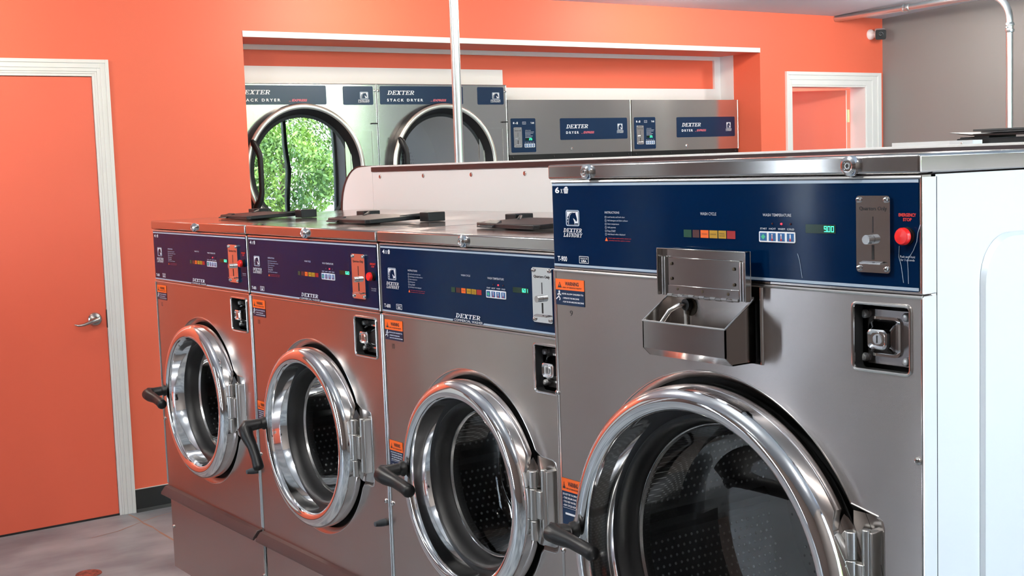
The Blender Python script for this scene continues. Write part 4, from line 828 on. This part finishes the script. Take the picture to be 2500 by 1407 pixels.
def big_dryer(y0, w, label, k):
    root = empty('tumble_dryer', (-2.022, y0, 0), PI/2, label, 'dryer', 'single tumble dryers in the wall alcove'); zt = 1.972
    mb = MB(); mb.slab([[(.003, .05), (w-.003, .05), (w-.003, 1.592), (.003, 1.592)], circ(w/2, 1.02, .399, 80)], .0, .004, 'steel_dry'); mb.build('front_panel', root)
    mb = MB(); mb.box(.003, .006, .004, .70, .05, zt, 'deco'); mb.box(w-.006, w-.003, .004, .70, .05, zt, 'deco'); mb.box(.003, w-.003, .004, .70, zt-.003, zt, 'deco'); mb.box(.02, w-.02, .02, .68, 0, .05, 'plinth'); mb.box(.003, w-.003, .699, .702, .05, zt, 'deco'); mb.build('cabinet', root)
    mb = MB(); mb.slab([[(.003, 1.650), (w-.004, 1.650), (w-.004, zt), (.003, zt)]], -.002, .004, 'steel_dry'); mb.tube([(w-.004, -.002, 1.65), (w-.004, -.002, zt)], .0025, 'steel_bright', 8)
    hd = mb.build('header_panel', root)
    mb = MB(); mb.slab([[(.003, 1.592), (w-.004, 1.592), (w-.004, 1.650), (.003, 1.650)]], -.001, .004, 'blackp')
    for x in (.03, w*.35, w*.66, w-.03): screw(mb, x, -.001, 1.635, .006, 'blackp')
    mb.build('black_band', root)
    mb = MB(); mb.lathe([(.010, 0), (.010, -.003), (.006, -.006), (.0001, -.006)], (w*.498, -.002, 1.676), 'steel_bright', 18); mb.build('panel_lock', hd)
    y = -.0034; t = -.004; s = w/.958
    mb = MB(); mb.slab([rrect(.021*s, 1.663, .203*s, 1.863, .008)], y, -.002, 'bluelab')
    mb.text('8', .037*s, 1.830, .047*s, 1.842, t, 'ink', .03); mb.text('x', .052*s, 1.830, .058*s, 1.837, t, 'ink'); basket(mb, .062*s, 1.829, .073*s, 1.843, t)
    mb.poly([[(.106*s, 1.828), (.131*s, 1.828), (.131*s, 1.843), (.106*s, 1.843)], [(.108*s, 1.8295), (.129*s, 1.8295), (.129*s, 1.8415), (.108*s, 1.8415)]], t, 'inkdim'); mb.text('USA', .111*s, 1.831, .126*s, 1.835, t, 'inkdim'); mb.text('MADE IN', .110*s, 1.8368, .127*s, 1.8395, t, 'inkdim')
    mb.text('T-80', .166*s, 1.830, .192*s, 1.841, t, 'ink', .02); mb.text('INSTRUCTIONS', .126*s, 1.789, .166*s, 1.794, t, 'inkdim')
    for i, l in enumerate((.055, .05, .03, .045, .035)): mb.rect(.134*s, 1.7815-.008*i, (.134+l)*s, 1.7835-.008*i, t, 'inkdim'); mb.rect(.126*s, 1.7805-.008*i, .131*s, 1.7845-.008*i, t, 'inkdim')
    for i in range(4): mb.text(('START', 'HIGH', 'MED', 'LOW')[i], (.119+.019*i)*s, 1.7195, (.132+.019*i)*s, 1.7235, t, 'inkdim')
    cp = mb.build('control_panel', root)
    mb = MB(); mb.rect(.126*s, 1.733, .178*s, 1.747, t, 'disp'); digits(mb, '25', .152*s, 1.7345, .176*s, 1.7455, t-.0004, 'seg'); mb.build('display', cp)
    mb = MB(); mb.slab([rrect(.117*s, 1.692, .193*s, 1.714, .002)], t-.001, t, 'ink')
    for i in range(4): mb.rect((.120+.0185*i)*s, 1.695, (.133+.0185*i)*s, 1.711, t-.0013, 'btn'); mb.rect((.1255+.0185*i)*s, 1.698, (.1275+.0185*i)*s, 1.708, t-.0016, 'ink')
    mb.build('button_pad', cp)
    coin_plate(cp, .039*s, .098*s, 1.692, 1.811, t)
    mb = MB(); mb.slab([rrect(.389*s, 1.731, .923*s, 1.861, .008)], y, -.002, 'bluelab')
    slabword(mb, 'DEXTER', .434*s, 1.800, .612*s, 1.823, t, 'ink'); mb.text('D R Y E R', .433*s, 1.767, .532*s, 1.782, t, 'ink', .03); mb.text('EXPRESS', .568*s, 1.767, .655*s, 1.781, t, 'pinkink', .04, .3); mb.rect(.552*s, 1.767, .563*s, 1.769, t, 'pinkink')
    horse(mb, .842*s, 1.785, .884*s, 1.825, t, 'ink', 'bluelab'); slabword(mb, 'DEXTER', .836*s, 1.7755, .892*s, 1.783, t, 'ink'); slabword(mb, 'LAUNDRY', .836*s, 1.767, .892*s, 1.774, t, 'ink'); mb.build('brand_label', root)
    dryer_door(root, w/2, 1.02, .40)
big_dryer(2.925, .955, 'single tumble dryer with navy labels, standing next to the taller stacked dryers', 0)
big_dryer(3.882, .945, 'single tumble dryer with navy labels, in the alcove corner against the orange reveal', 1)

# ------------------------------------------------------------------ small things
sc_ = empty('security_camera', (G, 5.945, 2.415), 0, 'small white security camera with black lens face high on the orange wall corner', 'camera')
mb = MB(); mb.lathe([(.036, 0), (.036, .012), (.026, .028), (.014, .045), (.014, .06)], (0, 0, 0), 'white', 24, 'x'); mb.build('wall_mount', sc_)
bod = MB(); L = rrect(-.036, -.034, .036, .034, .012, 4); n = len(L)
bod.add([(a, -.03, b) for a, b in L]+[(a, .075, b) for a, b in L], [(i, (i+1) % n, n+(i+1) % n, n+i) for i in range(n)]+[tuple(range(n, 2*n))], 'white'); bod.slab([L], -.036, -.030, 'gap')
bo = bod.build('camera_body', sc_, 0); bo.location = (.09, .0, -.005); bo.rotation_euler = (math.radians(10), 0, math.radians(42))
mb = MB(); mb.lathe([(.018, -.037), (.018, -.039), (.013, -.040), (.011, -.037), (.0001, -.035)], (0, 0, .002), 'rubber', 20); mb.build('lens', bo)
mb = MB(); mb.lathe([(.052, .001), (.050, .004), (.036, .004), (.034, .002), (.0001, .002)], (0, 0, 0), 'drain', 28, 'z'); o = mb.build('floor_drain'); o.location = (-1.0, .02, 0); tag(o, 'round reddish drain cover set in the concrete floor near the door', 'drain')
# second island beyond the bulkhead
isl = empty('white_partition', (1.385, 2.07, 0), 0, 'low white partition with one screw, seen over the top of the white bulkhead', 'partition')
mb = MB(); mb.box(0, .315, 0, .05, 0, 1.6265, 'laminate'); mb.build('panel', isl, .001)
mb = MB(); mb.box(.232, .318, -.006, 0, 1.0, 1.6265, 'white'); mb.lathe([(.004, 0), (.004, -.002), (.0001, -.003)], (.279, -.006, 1.617), 'steel_bright', 12); mb.build('end_plate', isl)
sb = empty('black_dispenser_cabinet', (1.60, 2.14, 0), 0, 'black cabinet with stacked flaps on top, rising behind the big washer', 'cabinet')
mb = MB(); mb.box(-.012, .55, .0, .3, 0, 1.632, 'blackp'); mb.box(-.085, 0, .12, .2, 1.628, 1.6375, 'blackp'); mb.build('body', sb, .004)
mb = MB(); mb.box(.035, .09, .03, .18, 1.632, 1.642, 'blackp'); mb.box(.03, .5, .03, .2, 1.6405, 1.6465, 'blackp'); mb.build('riser', sb, .001)
mb = MB(); mb.add([(-.11, .1, 1.6535), (.03, .02, 1.641), (.5, .02, 1.634), (.5, .2, 1.640), (.03, .2, 1.648), (-.11, .1, 1.6545), (.03, .02, 1.645), (.5, .02, 1.642), (.5, .2, 1.648), (.03, .2, 1.652)], [(0, 1, 2, 3, 4), (5, 9, 8, 7, 6), (1, 6, 7, 2), (0, 5, 6, 1), (0, 4, 9, 5)], 'blackp'); mb.build('lower_flap', sb)
mb = MB(); mb.box(.06, .5, .03, .2, 1.6485, 1.6535, 'darkgrey'); mb.box(.03, .5, .03, .2, 1.6545, 1.661, 'darkgrey'); mb.build('upper_flap', sb, .001)

# ------------------------------------------------------------------ ceiling downlights (the far-corner one is added to brighten that corner)
DL = [(-1.15, 1.75, 1), (-1.15, 3.8, 1), (-1.15, -.5, 1), (-.7, 5.3, 2), (.6, -1.0, 0), (2.3, -1.0, 0), (4.0, -1.0, 0), (1.4, -3.2, 3), (.9, 3.3, 0), (2.9, 3.0, 0), (3.6, 4.4, 0)]
for x, y, k in DL:
    z = zc(x)-.004
    dl = empty('downlight', (x, y, z), 0, 'round recessed ceiling downlight, lit', 'lamp', 'recessed ceiling downlights')
    mb = MB(); mb.lathe([(.085, 0), (.085, -.006), (.07, -.008), (.066, -.002)], (0, 0, 0), 'white', 28, 'z'); mb.build('trim_ring', dl)
    mb = MB(); mb.lathe([(.066, -.003), (.05, -.012), (.0001, -.016)], (0, 0, 0), 'lamp', 24, 'z'); mb.build('lens', dl)
    light('downlight_glow', 'POINT', (x, y, z-.07), (24, 10, 11, 8)[k] if y < 2.9 or k else 13, (1, .88, .74) if k == 1 else (1, .96, .90), shadow_soft_size=.06)
